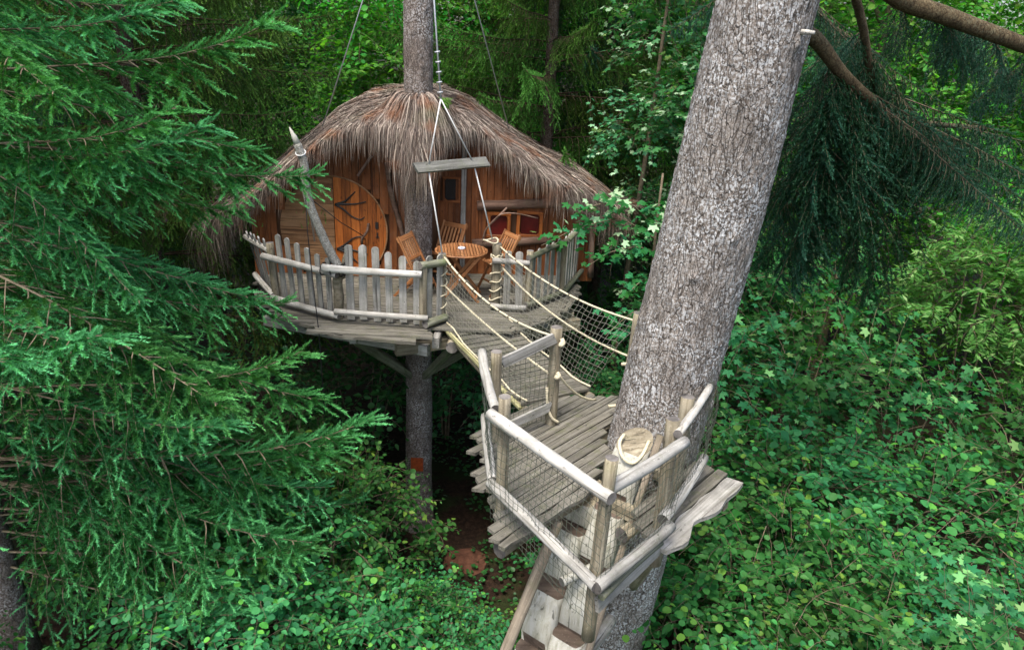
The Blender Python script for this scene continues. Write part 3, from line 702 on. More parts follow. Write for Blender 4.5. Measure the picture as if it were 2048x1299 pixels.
link('base', mesh('base', [(-.76 + .04 * math.cos(a), 9.90 + .04 * math.sin(a), zt + .014) for a in np.linspace(0, 6.283, 17)[:-1]], [tuple(range(16))]), simple('dish_blue', (.06, .09, .25), .2), dish)
def make_chair(label):
    t = thing('folding_chair', label, 'chair', (0, 0, 0), 'folding chairs round the table')
    for s_ in (-1, 1):
        x = s_ * .20
        bar('rear_leg', (x, -.26, 0), (x, .20, .88), .038, .022, M_teak, t, up=(1, 0, 0))
        bar('front_leg', (x * .86, .28, 0), (x * .86, -.17, .47), .036, .022, M_teak, t, up=(1, 0, 0))
    for k in range(6): bar('seat_slat', (-.185, -.17 + k * .066, .45 - .004 * k), (.185, -.17 + k * .066, .45 - .004 * k), .052, .016, M_teak, t)
    bar('top_rail', (-.215, .19, .83), (.215, .19, .83), .07, .024, M_teak, t, up=(0, -1, .5)); bar('lower_rail', (-.20, .05, .56), (.20, .05, .56), .05, .022, M_teak, t, up=(0, -1, .5))
    for k in range(6): xx = -.15 + k * .06; bar('back_slat', (xx, .055, .57), (xx, .18, .81), .03, .014, M_teak, t, up=(0, -1, .5))
    bar('stretcher', (-.20, -.17, .17), (.20, -.17, .17), .03, .02, M_teak, t); bar('stretcher', (-.17, .20, .10), (.17, .20, .10), .03, .02, M_teak, t)
    return t
ch = make_chair('slatted wooden folding chair pushed against the hut trunk at the table')
def chair_m(x, y, rz): return M.Translation((x, y, ZD)) @ M.Rotation(R(rz), 4, 'Z')
def set_chair(src, x, y, rz, label):
    c = copy_tree(src, chair_m(x, y, rz)); c['label'] = label; return c
set_chair(ch, -1.38, 9.86, 72, 'slatted folding chair between the table and the picket fence, back to the forked pole')
set_chair(ch, -1.02, 10.62, -28, 'slatted folding chair behind the table beside the trunk, under the small square window')
set_chair(ch, -.22, 10.22, -58, 'slatted folding chair at the table in front of the sill log of the red windows')
for o in list(ch.children): bpy.data.objects.remove(o)
bpy.data.objects.remove(ch)

M_darkboard = wood('dark_grey_board', (.05, .05, .045), (.12, .12, .105), (.21, .21, .19), .2)
# ------------------------------------------------------------------ spreader board, ropes and stay cables above the deck
sw = thing('spreader_board', 'weathered board hung on two ropes above the bridge entrance', 'board', (-.85, 9.3, 6.3))
B0, B1 = V((-1.28, 9.0, 6.345)), V((-.42, 9.55, 6.385))
bo = plank('board', B0, B1, .13, .045, M_darkboard, sw, up=(.35, -.75, .55), wav=.002)
JT = V((-1.0, 9.25, 7.16))
A0, A1 = B0.lerp(B1, .17), B0.lerp(B1, .80)
tube('rope', [JT, A0], .009, M_ropew, sw, 6); tube('rope', [JT, A1], .009, M_ropew, sw, 6)
tube('rope', [A0, PL + V((.0, -.02, .92))], .010, M_ropew, sw, 6); tube('rope', [A1, PR + V((-.07, .02, .97))], .010, M_ropew, sw, 6)
top = JT + V((-.16, .45, 1.35)) ; top2 = V((-1.30, 10.28, 10.2))
tube('cable', [JT, top, top2], .013, M_steel, sw, 6)
for k in range(5): p = JT.lerp(top, .05 + .085 * k); tube('cable_clamp', [p + V((-.035, 0, .0)), p + V((.03, 0, .012))], .012, M_steel, sw, 6)
def stay(pa, pb, label): return tag(tube('stay_cable', [pa, pb], .009, M_steel, None, 6), label, 'cable', 'stay cables from the hut trunk')
stay((-1.60, 10.36, 9.75), (-3.02, 10.8, 6.22), 'thin steel cable from the hut trunk down to the door side of the thatch')
stay((-1.30, 10.62, 10.2), (-.16, 11.9, 6.45), 'thin steel cable from the hut trunk down to the window side of the thatch')

M_brownpole = wood('brown_pole', (.08, .064, .045), (.20, .165, .12), (.33, .28, .21), .25)
# ------------------------------------------------------------------ small platform round the leaning trunk
ZP = 4.2
E1, E2 = V((.65, .76, 0)), V((.76, -.65, 0)); PO = V((-.33, 6.19, ZP))
def pp(a, b, z=0.): return PO + E1 * a + E2 * b + V((0, 0, z))
plat = thing('landing_platform', 'small plank platform wrapped round the leaning trunk with wavy board ends', 'platform', (.6, 5.9, ZP))
TC = (1.28, 1.25, .48)
b = -.10; i = 0
while b < 1.30:
    wd = rnd.uniform(.088, .102); bc = b + wd / 2
    a0 = .02 - .80 * max(bc, -.05) + rnd.uniform(-.10, .06); a1 = min(1.42 + 1.0 * max(0, bc), 2.0) + rnd.uniform(-.04, .03)
    if bc > .74: a1 = TC[0] - math.sqrt(max(TC[2] ** 2 - (bc - TC[1]) ** 2, .01)) - .01
    if bc > 1.10: a1 = .62 - (bc - 1.10) * 1.9
    last = b > 1.20
    plank('plank', pp(a0, bc, -.015), pp(a1, bc, -.015), wd - .011, .034, M_deck, plat, wav=.030 if last else .005, seg=14 if last else 5, cup=.008)
    b += wd; i += 1
for k, (b, w_, a0, a1, wv) in enumerate(((1.79, .10, .10, 1.22, .005), (1.90, .11, -.02, 1.24, .005), (2.02, .12, -.08, 1.26, .006), (2.17, .17, -.14, 1.20, .04))):
    plank('plank', pp(a0, b, -.012), pp(a1, b, -.012), w_ - .012, .04, M_deck if k < 3 else M_grey, plat, wav=wv, seg=6 if k < 3 else 16, cup=.012)
bar('joist', pp(.20, -.05, -.10), pp(-.55, 1.22, -.10), .09, .13, M_oldlog, plat); bar('joist', pp(1.0, -.08, -.10), pp(.40, 1.15, -.10), .09, .13, M_oldlog, plat)
bar('joist', pp(.22, 1.5, -.10), pp(.22, 2.22, -.10), .09, .13, M_oldlog, plat); bar('joist', pp(.95, 1.5, -.10), pp(.95, 2.22, -.10), .09, .13, M_oldlog, plat)
log('bearer', pp(-.92, 1.20, -.12), pp(.20, 1.22, -.14), .07, .065, M_oldlog, plat, end=M_end)
log('bearer', pp(.05, .45, -.22), pp(1.9, .75, -.22), .08, .08, M_oldlog, plat, end=M_end); log('bearer', pp(.05, 1.72, -.22), pp(1.2, 1.80, -.22), .07, .07, M_oldlog, plat, end=M_end)
log('brace', (.47, 5.18, 4.05), (-1.12, 3.7, -.05), .05, .056, M_brownpole, plat, bend=.03)
log('brace', pp(.1, .9, -.2), (1.12, 6.2, 2.6), .06, .06, M_oldlog, plat)
log('brace', pp(.5, 2.0, -.2), (1.35, 6.0, 2.7), .06, .06, M_oldlog, plat)

rl = thing('platform_railing', 'railing of bleached poles with netting round the small platform', 'railing', (.2, 5.0, ZP))
def prail(p, q, r, mat=M_pale): return log('rail', p, q, r, r * .92, mat, rl, bend=.018, lump=.12, n=10, end=M_end)
prail((-.27, 6.28, 5.10), (-.10, 5.22, 5.06), .045); prail((-.22, 6.28, 4.42), (-.10, 5.20, 4.40), .045)
prail((-.14, 5.14, 5.06), (.71, 4.06, 5.05), .050); prail((-.12, 5.15, 4.41), (.66, 3.98, 4.40), .048)
prail((.66, 4.14, 5.05), (1.36, 4.86, 5.05), .050, M_grey); prail((.65, 3.97, 4.40), (1.30, 4.70, 4.40), .050, M_grey)
prail((1.31, 4.92, 5.08), (1.78, 5.84, 5.06), .036); prail((1.24, 4.74, 4.42), (1.80, 5.74, 4.40), .046)
def rpost(p, q, r=.052, mat=M_oldlog): return post('post', p, q, r, mat, rl)
rpost((-.12, 6.22, 4.02), (-.13, 6.20, 5.15), .055); rpost((-.02, 5.12, 4.02), (-.03, 5.10, 5.24), .052)
rpost((.66, 4.13, 3.80), (.70, 4.16, 5.30), .050); rpost((1.27, 4.92, 3.86), (1.28, 5.00, 5.17), .058); rpost((1.44, 5.32, 4.0), (1.46, 5.34, 5.20), .060)
P1a, P1b = V((.45, 6.62, 4.1)), V((.44, 6.62, 5.26)); P2a, P2b = V((1.24, 7.02, 4.05)), V((1.31, 7.02, 5.30))
rpost(P1a, P1b, .062); rpost(P2a, P2b, .070)
plank('cross_board', (-.08, 6.23, 5.02), (.42, 6.56, 5.17), .11, .03, M_grey, rl, up=(.5, -.8, 0)); plank('cross_board', (-.02, 6.20, 4.36), (.42, 6.55, 4.42), .09, .03, M_grey, rl, up=(.5, -.8, 0))
plank('skirt_board', (.68, 4.02, 4.20), (1.24, 4.70, 4.20), .12, .03, M_grey, rl, up=(.7, -.7, .1)); log('skirt_pole', (.70, 3.99, 4.30), (1.22, 4.62, 4.30), .028, .026, M_mosslog, rl)
def net(name, top_, bot, cell, parent, r=.0022, sagd=.03, mat=None):
    """knotted netting stretched between two polylines"""
    def at(pl_, t):
        pl_ = [V(p) for p in pl_]; k = min(int(t * (len(pl_) - 1)), len(pl_) - 2); return pl_[k].lerp(pl_[k + 1], t * (len(pl_) - 1) - k)
    Lh = sum((V(top_[i + 1]) - V(top_[i])).length for i in range(len(top_) - 1)); Lv = max((V(top_[k]) - V(bot[k * (len(bot) - 1) // (len(top_) - 1)])).length for k in range(len(top_)))
    nu, nv = max(3, round(Lh / cell)), max(3, round(Lv / cell)); s = rnd.random() * 50
    nrm = (at(top_, 1) - at(top_, 0)).cross(at(top_, .5) - at(bot, .5)).normalized()
    g = [[at(bot, i / nu).lerp(at(top_, i / nu), j / nv) + nrm * sagd * math.sin(math.pi * j / nv) * (1 + NZ.noise((i * .3 + s, 0, 0)))
          + V((NZ.noise((i * .5 + s, j * .5, 0)), NZ.noise((i * .5 + s, j * .5, 7)), NZ.noise((i * .5, j * .5 + s, 13)))) * cell * .28 for j in range(nv + 1)] for i in range(nu + 1)]
    vv, ff = [], []
    for line in g + [[g[i][j] for i in range(nu + 1)] for j in range(nv + 1)]:
        a, b_ = tube_arrays(line, r, 3, False); o = len(vv); vv += a; ff += [tuple(k + o for k in q) for q in b_]
    return tag(link(name, mesh(name, vv, ff), mat or M_net, parent), kind='stuff')
Z_ = lambda p, z: (p[0], p[1], z)
net('net', [(-.12, 5.12, 5.03), (.70, 4.08, 5.02)], [(-.10, 5.05, 4.14), (.66, 4.0, 4.02)], .058, rl, .0022, .03, M_netd)
net('net', [(.68, 4.10, 5.02), (1.35, 4.85, 5.02)], [(.66, 4.0, 4.30), (1.28, 4.68, 4.30)], .058, rl, .0022, .03, M_netd)
net('net', [(1.33, 4.95, 5.05), (1.79, 5.84, 5.04)], [(1.27, 4.78, 4.40), (1.82, 5.74, 4.38)], .055, rl, .0022, .03, M_netd)
net('net', [(-.25, 6.26, 5.05), (-.10, 5.2, 5.02)], [(-.2, 6.24, 4.4), (-.10, 5.18, 4.36)], .058, rl, .0022, .03, M_netd)
net('net', [(-.12, 6.24, 5.08), (.43, 6.58, 5.20)], [(-.08, 6.22, 4.30), (.43, 6.56, 4.28)], .06, rl, .0022, .03, M_netd)
net('net', [(1.72, 5.70, 5.06), (1.98, 6.35, 5.1)], [(1.76, 5.66, 4.40), (2.02, 6.3, 4.45)], .05, rl, .0022, .03, M_netd)
# rope lashings
def loop(name, pts, r, par, mat=None): return tube(name, spline(pts, 5), r, mat or M_rope, par, 6)
loop('rope_lashing', [(1.16, 6.93, 4.76), (1.28, 6.90, 4.79), (1.37, 6.90, 4.84)], .020, rl); loop('rope_lashing', [(1.06, 6.86, 4.30), (1.18, 6.84, 4.34), (1.33, 6.84, 4.44)], .018, rl)
loop('rope_lashing', [(.38, 6.58, 4.62), (.40, 6.55, 4.42), (.45, 6.545, 4.30), (.52, 6.57, 4.24)], .015, rl)
loop('rope_knot', [(.49, 6.57, 5.16), (.51, 6.55, 5.12), (.48, 6.54, 5.10), (.51, 6.56, 5.15)], .022, rl); loop('rope_knot', [(.47, 6.56, 4.80), (.49, 6.54, 4.77), (.46, 6.54, 4.75), (.49, 6.56, 4.79)], .022, rl)

# ------------------------------------------------------------------ rope bridge
br = thing('rope_bridge', 'short plank bridge with rope handrails and netting between hut deck and platform', 'bridge', (-.1, 8.0, 4.2))
BL0, BL1 = V((-.87, 8.78, 4.385)), V((.17, 6.98, 4.215)); bw = V((.86, .50, 0)) * .88; L = (BL1 - BL0).length
nb = 19
for k in range(nb):
    t = (k + .5) / nb; p = BL0.lerp(BL1, t) - V((0, 0, .06 * math.sin(math.pi * t)))
    a = p + bw * rnd.uniform(-.03, .01); q = p + bw * rnd.uniform(.99, 1.04)
    plank('plank', a, q, L / nb - .010, .028, M_deck, br, wav=.003, seg=3)
for off in (.02, .98):
    pts = [BL0.lerp(BL1, t) + bw * off - V((0, 0, .06 * math.sin(math.pi * t) + .07)) for t in np.linspace(-.03, 1.03, 9)]
    tube('side_beam', pts, .045, M_oldlog, br, 6)
bar('edge_strip', BL0 + V((-.02, -.02, -.02)), BL1 + V((-.03, -.01, -.05)), .05, .035, wood('yellow_edge', (.16, .15, .06), (.33, .31, .15), (.48, .46, .27), .2), br)
ropeA = sag(PL + V((.03, -.03, .86)), P1b + V((-.05, .02, -.10)), .16); ropeB = sag(PL + V((.04, -.03, .48)), P1b + V((-.05, .0, -.50)), .05)
ropeC = sag(PR + V((.05, -.04, .88)), P2b + V((-.02, -.03, -.08)), .13, 14); ropeD = sag(PR + V((.06, -.04, .62)), P2b + V((-.03, -.05, -.48)), .15, 14)
for rp in (ropeA, ropeB, ropeC, ropeD): tube('hand_rope', rp, .0125, M_rope, br, 6)
tube('hand_rope', sag(P1b + V((.04, -.04, -.48)), (.95, 7.10, 4.25), .08), .0125, M_rope, br, 6)
def edge(off, z=.03): return [BL0.lerp(BL1, t) + bw * off + V((.012 * math.sin(t * 20), 0, z - .06 * math.sin(math.pi * t) + .015 * math.sin(t * 13))) for t in np.linspace(0, 1, 13)]
tube('edge_rope', edge(.03), .011, M_rope, br, 6); tube('edge_rope', edge(.97, .04), .012, M_rope, br, 6)
net('net', ropeA, edge(.03), .075, br, .0022, .02); net('net', ropeC, edge(.97), .085, br, .0024, .03)
for k in range(9):   # lashings that hold the net to the rope
    for rp in (ropeA, ropeC):
        p = rp[k + 1 if k + 1 < len(rp) else -1]; d = (rp[min(k + 2, len(rp) - 1)] - rp[k + 1]).normalized() if k + 2 < len(rp) else V((1, 0, 0))
        tube('net_lashing', [p - d * .013, p + d * .013], .0145, M_lash, br, 6)

# ------------------------------------------------------------------ alternating-tread log ladder
ld = thing('log_ladder', 'pale pair of notched logs forming a steep alternating step ladder against the leaning trunk', 'ladder', (-.2, 4.0, 0))
LU = V((.52, .68)).normalized(); LF = -LU; LT = V((-LU.y, LU.x))
def notched(c_top, ztop, zbot, slope, treads, r, name='notched_log'):
    """log cut in horizontal slices; treads are level cuts into its front"""
    zs = []; D = .31
    for zt_ in treads:
        if zbot + .05 < zt_ < ztop - .05: zs += [(zt_ - 1e-4, r * 1.25), (zt_ + 1e-4, -.03), (zt_ + D, r * 1.25)]
    extra = [zbot + (ztop - zbot) * i / 24 for i in range(25)]
    tr = sorted(zs); zz = [q[0] for q in tr]; ll = [q[1] for q in tr]
    allz = sorted(set(extra + zz)); n = 20; v, f, cl = [], [], []
    for z in allz:
        lim = r * .72
        if zz:
            if z <= zz[0] or z >= zz[-1]: lim = r * .72
            else: lim = min(r * .72, float(np.interp(z, zz, ll)))
        c = V(c_top) - LU * slope * (ztop - z)
        for k in range(n):
            a = 2 * math.pi * k / n; rr = r * (1 + .05 * NZ.noise((math.cos(a), math.sin(a), z * 2.2)))
            lt, fr = rr * math.cos(a), rr * 1.15 * math.sin(a); q = fr > lim
            fr = min(fr, lim); cl.append(q and lim < r * .71)
            xy = c + LT * lt + LF * fr; v.append((xy.x, xy.y, z - (.85 * (fr + r * .6) if z >= ztop - 1e-6 else 0) * .5))
    m_ = len(allz)
    for i in range(m_ - 1):
        for k in range(n): f.append((i * n + k, i * n + (k + 1) % n, (i + 1) * n + (k + 1) % n, (i + 1) * n + k))
    f += [tuple(range(n))[::-1], tuple(range((m_ - 1) * n, m_ * n))]
    me = mesh(name, v, f); me.materials.append(M_carved); me.materials.append(M_cut); me.materials.append(M_oldlog)
    for p in me.polygons:
        vi = list(p.vertices); flat = (all(cl[q] for q in vi) or abs(p.normal.z) > .9) and v[vi[0]][2] < ztop - (.3 if len(vi) > 4 else .01)
        p.material_index = 1 if flat else (2 if len(vi) > 4 else 0); p.use_smooth = not flat and len(vi) == 4
    return link(name, me, [], ld)
SL = .50
notched((1.13, 5.62), 4.62, -.1, SL, [4.05 - .52 * k for k in range(8)], .155)
c2 = V((1.13, 5.62)) + LT * .30 - LU * SL * .75
notched(c2, 3.87, -.1, SL, [3.79 - .52 * k for k in range(8)], .155)
for (o0, z0, z1) in ((-.23, 4.75, 0.), ):
    a = V((1.13, 5.62)) + LT * o0 - LU * SL * (4.62 - z0); b = V((1.13, 5.62)) + LT * o0 - LU * SL * (4.62 - z1)
    log('side_pole', (a.x + LF.x * .06, a.y + LF.y * .06, z0), (b.x + LF.x * .06, b.y + LF.y * .06, z1), .03, .034, M_brownpole, ld)
log('rung', (.52, 4.95, 3.60), (.86, 5.18, 3.62), .042, .042, M_carved, ld, end=M_end)
log('rung', (.74, 4.80, 2.95), (1.02, 5.2, 3.0), .055, .06, M_grey, ld, end=M_end)
loop('rope_handle', [(1.04, 5.68, 4.63), (.99, 5.58, 4.60), (1.01, 5.47, 4.53), (1.09, 5.42, 4.50), (1.18, 5.48, 4.55), (1.25, 5.60, 4.62)], .017, ld)

# ------------------------------------------------------------------ foliage meshes, shared by many plants
def unit(a): return a / np.maximum(np.linalg.norm(a, axis=-1, keepdims=True), 1e-9)
class Fol:
    """collects twigs (material 0) and leaves or needles (material 1) in numpy blocks"""
    def __init__(s): s.v, s.c, s.l, s.m, s.a, s.n = [], [], [], [], [], 0
    def add(s, verts, faces_local, per, mat, tint):
        """verts (k, per, 3); faces_local list of tuples of local indices"""
        k = len(verts)
        if not k: return
        base = s.n + np.arange(k)[:, None] * per
        for fl in faces_local:
            s.l.append((base + np.array(fl)[None]).astype(np.int64)); s.c.append(len(fl)); s.m.append(mat)
        s.v.append(verts.reshape(-1, 3)); s.a.append(np.broadcast_to(tint, (k, per)).reshape(-1) if np.ndim(tint) < 2 else np.asarray(tint).reshape(-1)); s.n += k * per
    def twig(s, pts, r0, r1):
        pts = np.asarray(pts, float); n = len(pts); t = unit(np.gradient(pts, axis=0)); u = unit(np.cross(t, [.31, .17, .93])); w_ = np.cross(t, u)
        r = np.linspace(r0, r1, n)[:, None]; ring = np.stack([pts + r * (u * math.cos(a) + w_ * math.sin(a)) for a in (0, 2.094, 4.189)], 1)
        fl = [(i * 3 + k, i * 3 + (k + 1) % 3, (i + 1) * 3 + (k + 1) % 3, (i + 1) * 3 + k) for i in range(n - 1) for k in range(3)]
        s.add(ring.reshape(1, -1, 3), fl, n * 3, 0, 0.)
    def needles(s, p, d, L, tint, n=34, ln=.02, wd=.0016, flat=.6):
        """p, d, L, tint: arrays of shoots; n needles each"""
        k = len(p); d = unit(d); t = rng.random((k, n)); ph = rng.random((k, n)) * 2 * np.pi
        up = np.array([0, 0, 1.]); sd_ = unit(np.cross(d, up) + 1e-4); uu = np.cross(sd_, d)
        rad_ = sd_[:, None] * np.cos(ph)[..., None] + uu[:, None] * (np.sin(ph) * flat + .18)[..., None]
        base = p[:, None] + d[:, None] * (t * L[:, None])[..., None]
        nd = unit(d[:, None] * (.45 + .5 * t[..., None]) + rad_)
        tip = base + nd * (ln * (1.05 - .35 * t))[..., None]
        sw_ = unit(np.cross(nd, d[:, None] + .3 * rng.normal(size=nd.shape))) * wd
        tri = np.stack([base - sw_, base + sw_, tip], 2).reshape(-1, 3, 3)
        tt = np.clip(tint[:, None] * (.35 + .65 * t), 0, 1).reshape(-1, 1).repeat(3, 1)
        s.add(tri, [(0, 1, 2)], 3, 1, tt)
    def leaves(s, p, d, nrm, size, tint, shape):
        d = unit(d); sd_ = unit(np.cross(nrm, d)); nn = np.cross(d, sd_); sz = size[:, None, None]
        if shape == 'round':
            x = np.array([0, 1, .16, .52, .86, .16, .52, .86]); yy = np.array([0, 0, .34, .46, .28, -.34, -.46, -.28]); zz = np.array([0, -.05, .06, .09, .02, .06, .09, .02])
            fl = [(0, 2, 3, 4, 1), (0, 1, 7, 6, 5)]
        elif shape == 'maple':
            a = np.radians([0, 14, 26, 50, 70, 82, 118, 180, -118, -82, -70, -50, -26, -14]); rr = np.array([1., .74, .50, .92, .70, .46, .56, .10, .56, .46, .70, .92, .50, .74])
            x = np.concatenate([[0.12], rr * np.cos(a)]); yy = np.concatenate([[0], rr * np.sin(a)]); zz = np.concatenate([[0.06], -.10 * rr ** 2])
            n = 14; fl = [(0, 1 + i, 1 + (i + 1) % n) for i in range(n)]
        elif shape == 'oval':
            x = np.array([0, 1.12, .14, .48, .85, .14, .48, .85]); yy = np.array([0, 0, .22, .33, .15, -.22, -.33, -.15]); zz = np.array([0, -.12, .05, .08, -.02, .05, .08, -.02]) * 1.3
            fl = [(0, 2, 3, 4, 1), (0, 1, 7, 6, 5)]
        else:   # slim leaflet
            x = np.array([0, .35, 1, .35]); yy = np.array([0, .17, 0, -.17]); zz = np.array([0, .03, -.05, .03]); fl = [(0, 3, 2, 1)]
        vv = p[:, None] + sz * (d[:, None] * x[None, :, None] + sd_[:, None] * yy[None, :, None] + nn[:, None] * zz[None, :, None])
        s.add(vv, fl, len(x), 1, tint[:, None].repeat(len(x), 1))
    def mesh(s, name, mats):
        loops, cnt, mi = [], [], []
        for l_, c_, m_ in zip(s.l, s.c, s.m): loops.append(l_.ravel()); cnt.append(np.full(len(l_), c_)); mi.append(np.full(len(l_), m_))
        me = npmesh(name, np.concatenate(s.v), np.concatenate(cnt), np.concatenate(loops), np.concatenate(mi), np.concatenate(s.a))
        for m_ in mats: me.materials.append(m_)
        return me
def curve(p, d, L, n, droop, wob=.12, curl=0.):
    """polyline that starts along d and bends downward"""
    pts = [np.array(p, float)]; d = np.array(d, float); d /= np.linalg.norm(d); q = d.copy()
    for i in range(n):
        q = q + np.array([0, 0, -droop / n]) + rng.normal(0, wob / n, 3) + np.array([0, 0, curl * (i / n) ** 2 / n * 3]); q /= np.linalg.norm(q); pts.append(pts[-1] + q * L / n)
    return np.array(pts)
def bough(L=2.6, weep=.0, dens=.075, shoot=.13, ln=.021, wd=.0017, nn=34, droop=.35, curl=.5, fan=.72, blen=.8, bare=.12, sub=.055, ntint=.8):
    """conifer bough along +X with side branchlets and needled shoots"""
    f = Fol(); ax = curve((0, 0, 0), (1, 0, .12), L, 22, droop, .5, curl); f.twig(ax, .015, .003)
    P_, D_, L_, T_ = [], [], [], []
    s = bare; side = 1
    for k in range(9, 22):
        for q in range(3):
            P_.append(ax[k] + (ax[k + 1] - ax[k]) * q / 3); D_.append((ax[k + 1] - ax[k]) / .13 * .7 + np.array([0, rng.uniform(-.6, .6), rng.uniform(.1, .5)])); L_.append(shoot * .8); T_.append(rng.uniform(.2, .9) * ntint)
    while s < 1.:
        i = s * 22; k = min(int(i), 21); p = ax[k] + (ax[k + 1] - ax[k]) * (i - k); tg = ax[k + 1] - ax[k]; tg /= np.linalg.norm(tg)
        bl = blen * (min(1., (1 - s) * 1.35 + .14)) * rng.uniform(.45, 1.15) * min(1, .55 + s * 1.5)
        d = tg * rng.uniform(.55, .85) + np.array([0, side * fan, rng.uniform(-.25, .05) - weep * .7]); cv = curve(p, d, bl, 6, .35 + weep * 2.2, .5)
        f.twig(cv, .006, .0022)
        u = .0 if weep > .3 else .30; sd2 = 1
        while u < 1.:
            j = u * 6; kk = min(int(j), 5); q = cv[kk] + (cv[kk + 1] - cv[kk]) * (j - kk); t2 = cv[kk + 1] - cv[kk]; t2 = t2 / np.linalg.norm(t2)
            lat = np.cross(t2, [0, 0, 1.]); lat /= max(np.linalg.norm(lat), 1e-6)
            dd = t2 * .9 + lat * sd2 * rng.uniform(.45, .8) + np.array([0, 0, rng.uniform(-.25, .12) - weep * .5])
            new = 1 if (u > .55 or s > .8) else 0  # outer shoots: young growth, plus painted light against the darker inner bough
            P_.append(q); D_.append(dd); L_.append(shoot * rng.uniform(.6, 1.25) * (1.15 - .35 * u)); T_.append(ntint * rng.uniform(.3, 1.3) if new and rng.random() < .8 else rng.uniform(0, .22))
            u += sub / bl * rng.uniform(.75, 1.25); sd2 = -sd2
        P_.append(cv[-1]); D_.append(cv[-1] - cv[-2]); L_.append(shoot * 1.1); T_.append(ntint)
        for kk in range(2, 6): P_.append(cv[kk]); D_.append(cv[kk + 1] - cv[kk]); L_.append(bl / 6); T_.append(.12 * kk / 6)
        s += dens / L * rng.uniform(.7, 1.3); side = -side
    P_, D_, L_, T_ = map(np.array, (P_, D_, L_, T_))
    f.needles(P_, D_, L_, T_, nn, ln, wd); 
    return f
def spray_into(f, p, d, L, lsize, shape, tint_p, droop=.5, gap=.05, up=(0, 0, 1)):
    """one leafy twig"""
    cv = curve(p, d, L, 6, droop, .6); f.twig(cv, .005, .0018); n = max(3, int(L / gap)); t = np.linspace(.12, 1, n)
    idx = np.minimum((t * 6).astype(int), 5); q = cv[idx] + (cv[idx + 1] - cv[idx]) * (t * 6 - idx)[:, None]; tg = unit(cv[idx + 1] - cv[idx])
    lat = unit(np.cross(tg, np.array([0, 0, 1.]) + rng.normal(0, .05, 3))); sg = np.where(np.arange(n) % 2, 1, -1)[:, None]
    dd = unit(tg * .55 + lat * sg * rng.uniform(.6, 1.1, (n, 1)) + rng.normal(0, .22, (n, 3)) + np.array([0, 0, -.12]))
    nr = unit(np.array(up) * 1.0 + rng.normal(0, .38, (n, 3)) + .25 * unit(np.array(d))); pet = lsize * (.25 if shape != 'maple' else .55)
    tint = np.where(rng.random(n) < tint_p * (t > .55) * 2, rng.uniform(.35, 1., n), rng.uniform(0, .08, n))
    f.leaves(q + dd * pet, dd, nr, lsize * rng.uniform(.45, 1.3, n) * (1.08 - .25 * t), tint, shape if shape != 'round' or rng.random() < .6 else 'oval')
def crown(rx, rz, nspr, lsize, shape, tint_p=.05, zlow=-.35, shell=.55, L=(.45, .85), gap=.05, droop=.6, core=0):
    """shrub or tree crown: leafy twigs through the outer shell of an uneven dome (centre at origin)"""
    f = Fol(); s = rng.random() * 99
    for k in range(nspr):
        while True:
            q = rng.normal(size=3); q /= np.linalg.norm(q)
            if q[2] > zlow: break
        lump = 1 + .30 * NZ.noise(V(q) * 1.6 + V((s, 0, 0))) + .16 * NZ.noise(V(q) * 3.7 + V((0, s, 0)))
        r = lump * (shell + (1 - shell) * rng.random() ** .6); l_ = rng.uniform(*L)
        p = q * np.array([rx, rx, rz]) * r
        d = unit(q * np.array([1, 1, .8]) + rng.normal(0, .45, 3) + np.array([0, 0, .15])); spray_into(f, p - d * l_ * .6, d, l_, lsize, shape, tint_p, droop, gap)
    return f
"""Conifers"""
FIR = [bough(2.8, 0, .085, .19, .034, .0034, 70, dr, cu, .72, .80, .08, .085).mesh('fir_bough', [M_twig, L_fir]) for dr, cu in ((.45, .6), (.65, .45), (.35, .8), (.8, .2))]
SPR = [bough(2.6, .45, .06, .13, .026, .0040, 34, .35, .5, .62, .75, .06, .065, .8).mesh('spruce_bough', [M_darktwig, L_spruce]) for _ in range(3)]
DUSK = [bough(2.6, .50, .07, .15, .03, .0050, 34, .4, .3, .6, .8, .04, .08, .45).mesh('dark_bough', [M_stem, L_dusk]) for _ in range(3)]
def put(name, me, parent, loc, az, pitch=0., scale=1., roll=0., sx=None):
    o = bpy.data.objects.new(name, me); C.objects.link(o)
    m = M.Translation(loc) @ M.Rotation(az, 4, 'Z') @ M.Rotation(-pitch, 4, 'Y') @ M.Rotation(roll, 4, 'X') @ M.Diagonal((sx or scale, scale, scale, 1))
    return reg(o, m, parent)
def tapered_trunk(parent, x, y, h, r, mat, lean=(0, 0), n=10, name='trunk'):
    pts = [V((x + lean[0] * t + .05 * NZ.noise((t * 3, x, y)), y + lean[1] * t + .05 * NZ.noise((t * 3, y, x)), -.2 + (h + .2) * t)) for t in np.linspace(0, 1, 14)]
    v, f = tube_arrays(pts, [r * (1 - .85 * t) + .01 + (.35 * r * max(0, 1 - t * 12)) for t in np.linspace(0, 1, 14)], n)
    link(name, mesh(name, v, f, True), mat, parent); return pts
def conifer(name, label, x, y, h, r, boughs, mat, zlo, zhi, step, per, Lf, base_len, droop=-.15, group=None, skip=None, up=0.):
    t = thing(name, label, 'tree', (x, y, 0), group); tapered_trunk(t, x, y, h, r, mat)
    z = zlo; a0 = rnd.random() * 6
    while z < zhi:
        for k in range(per):
            a = a0 + 2 * math.pi * k / per + rnd.uniform(-.35, .35); zz = z + rnd.uniform(-.5, .5) * step; s = Lf(zz, a) / base_len * rnd.uniform(.78, 1.12)
            if skip and skip(a, zz): continue
            put('branch', boughs[rnd.randrange(len(boughs))], t, (x + r * .5 * math.cos(a), y + r * .5 * math.sin(a), zz), a, droop + rnd.uniform(-.14, .14) + up * zz, s, rnd.uniform(-.2, .2))
        z += step; a0 += 2.4
    return t

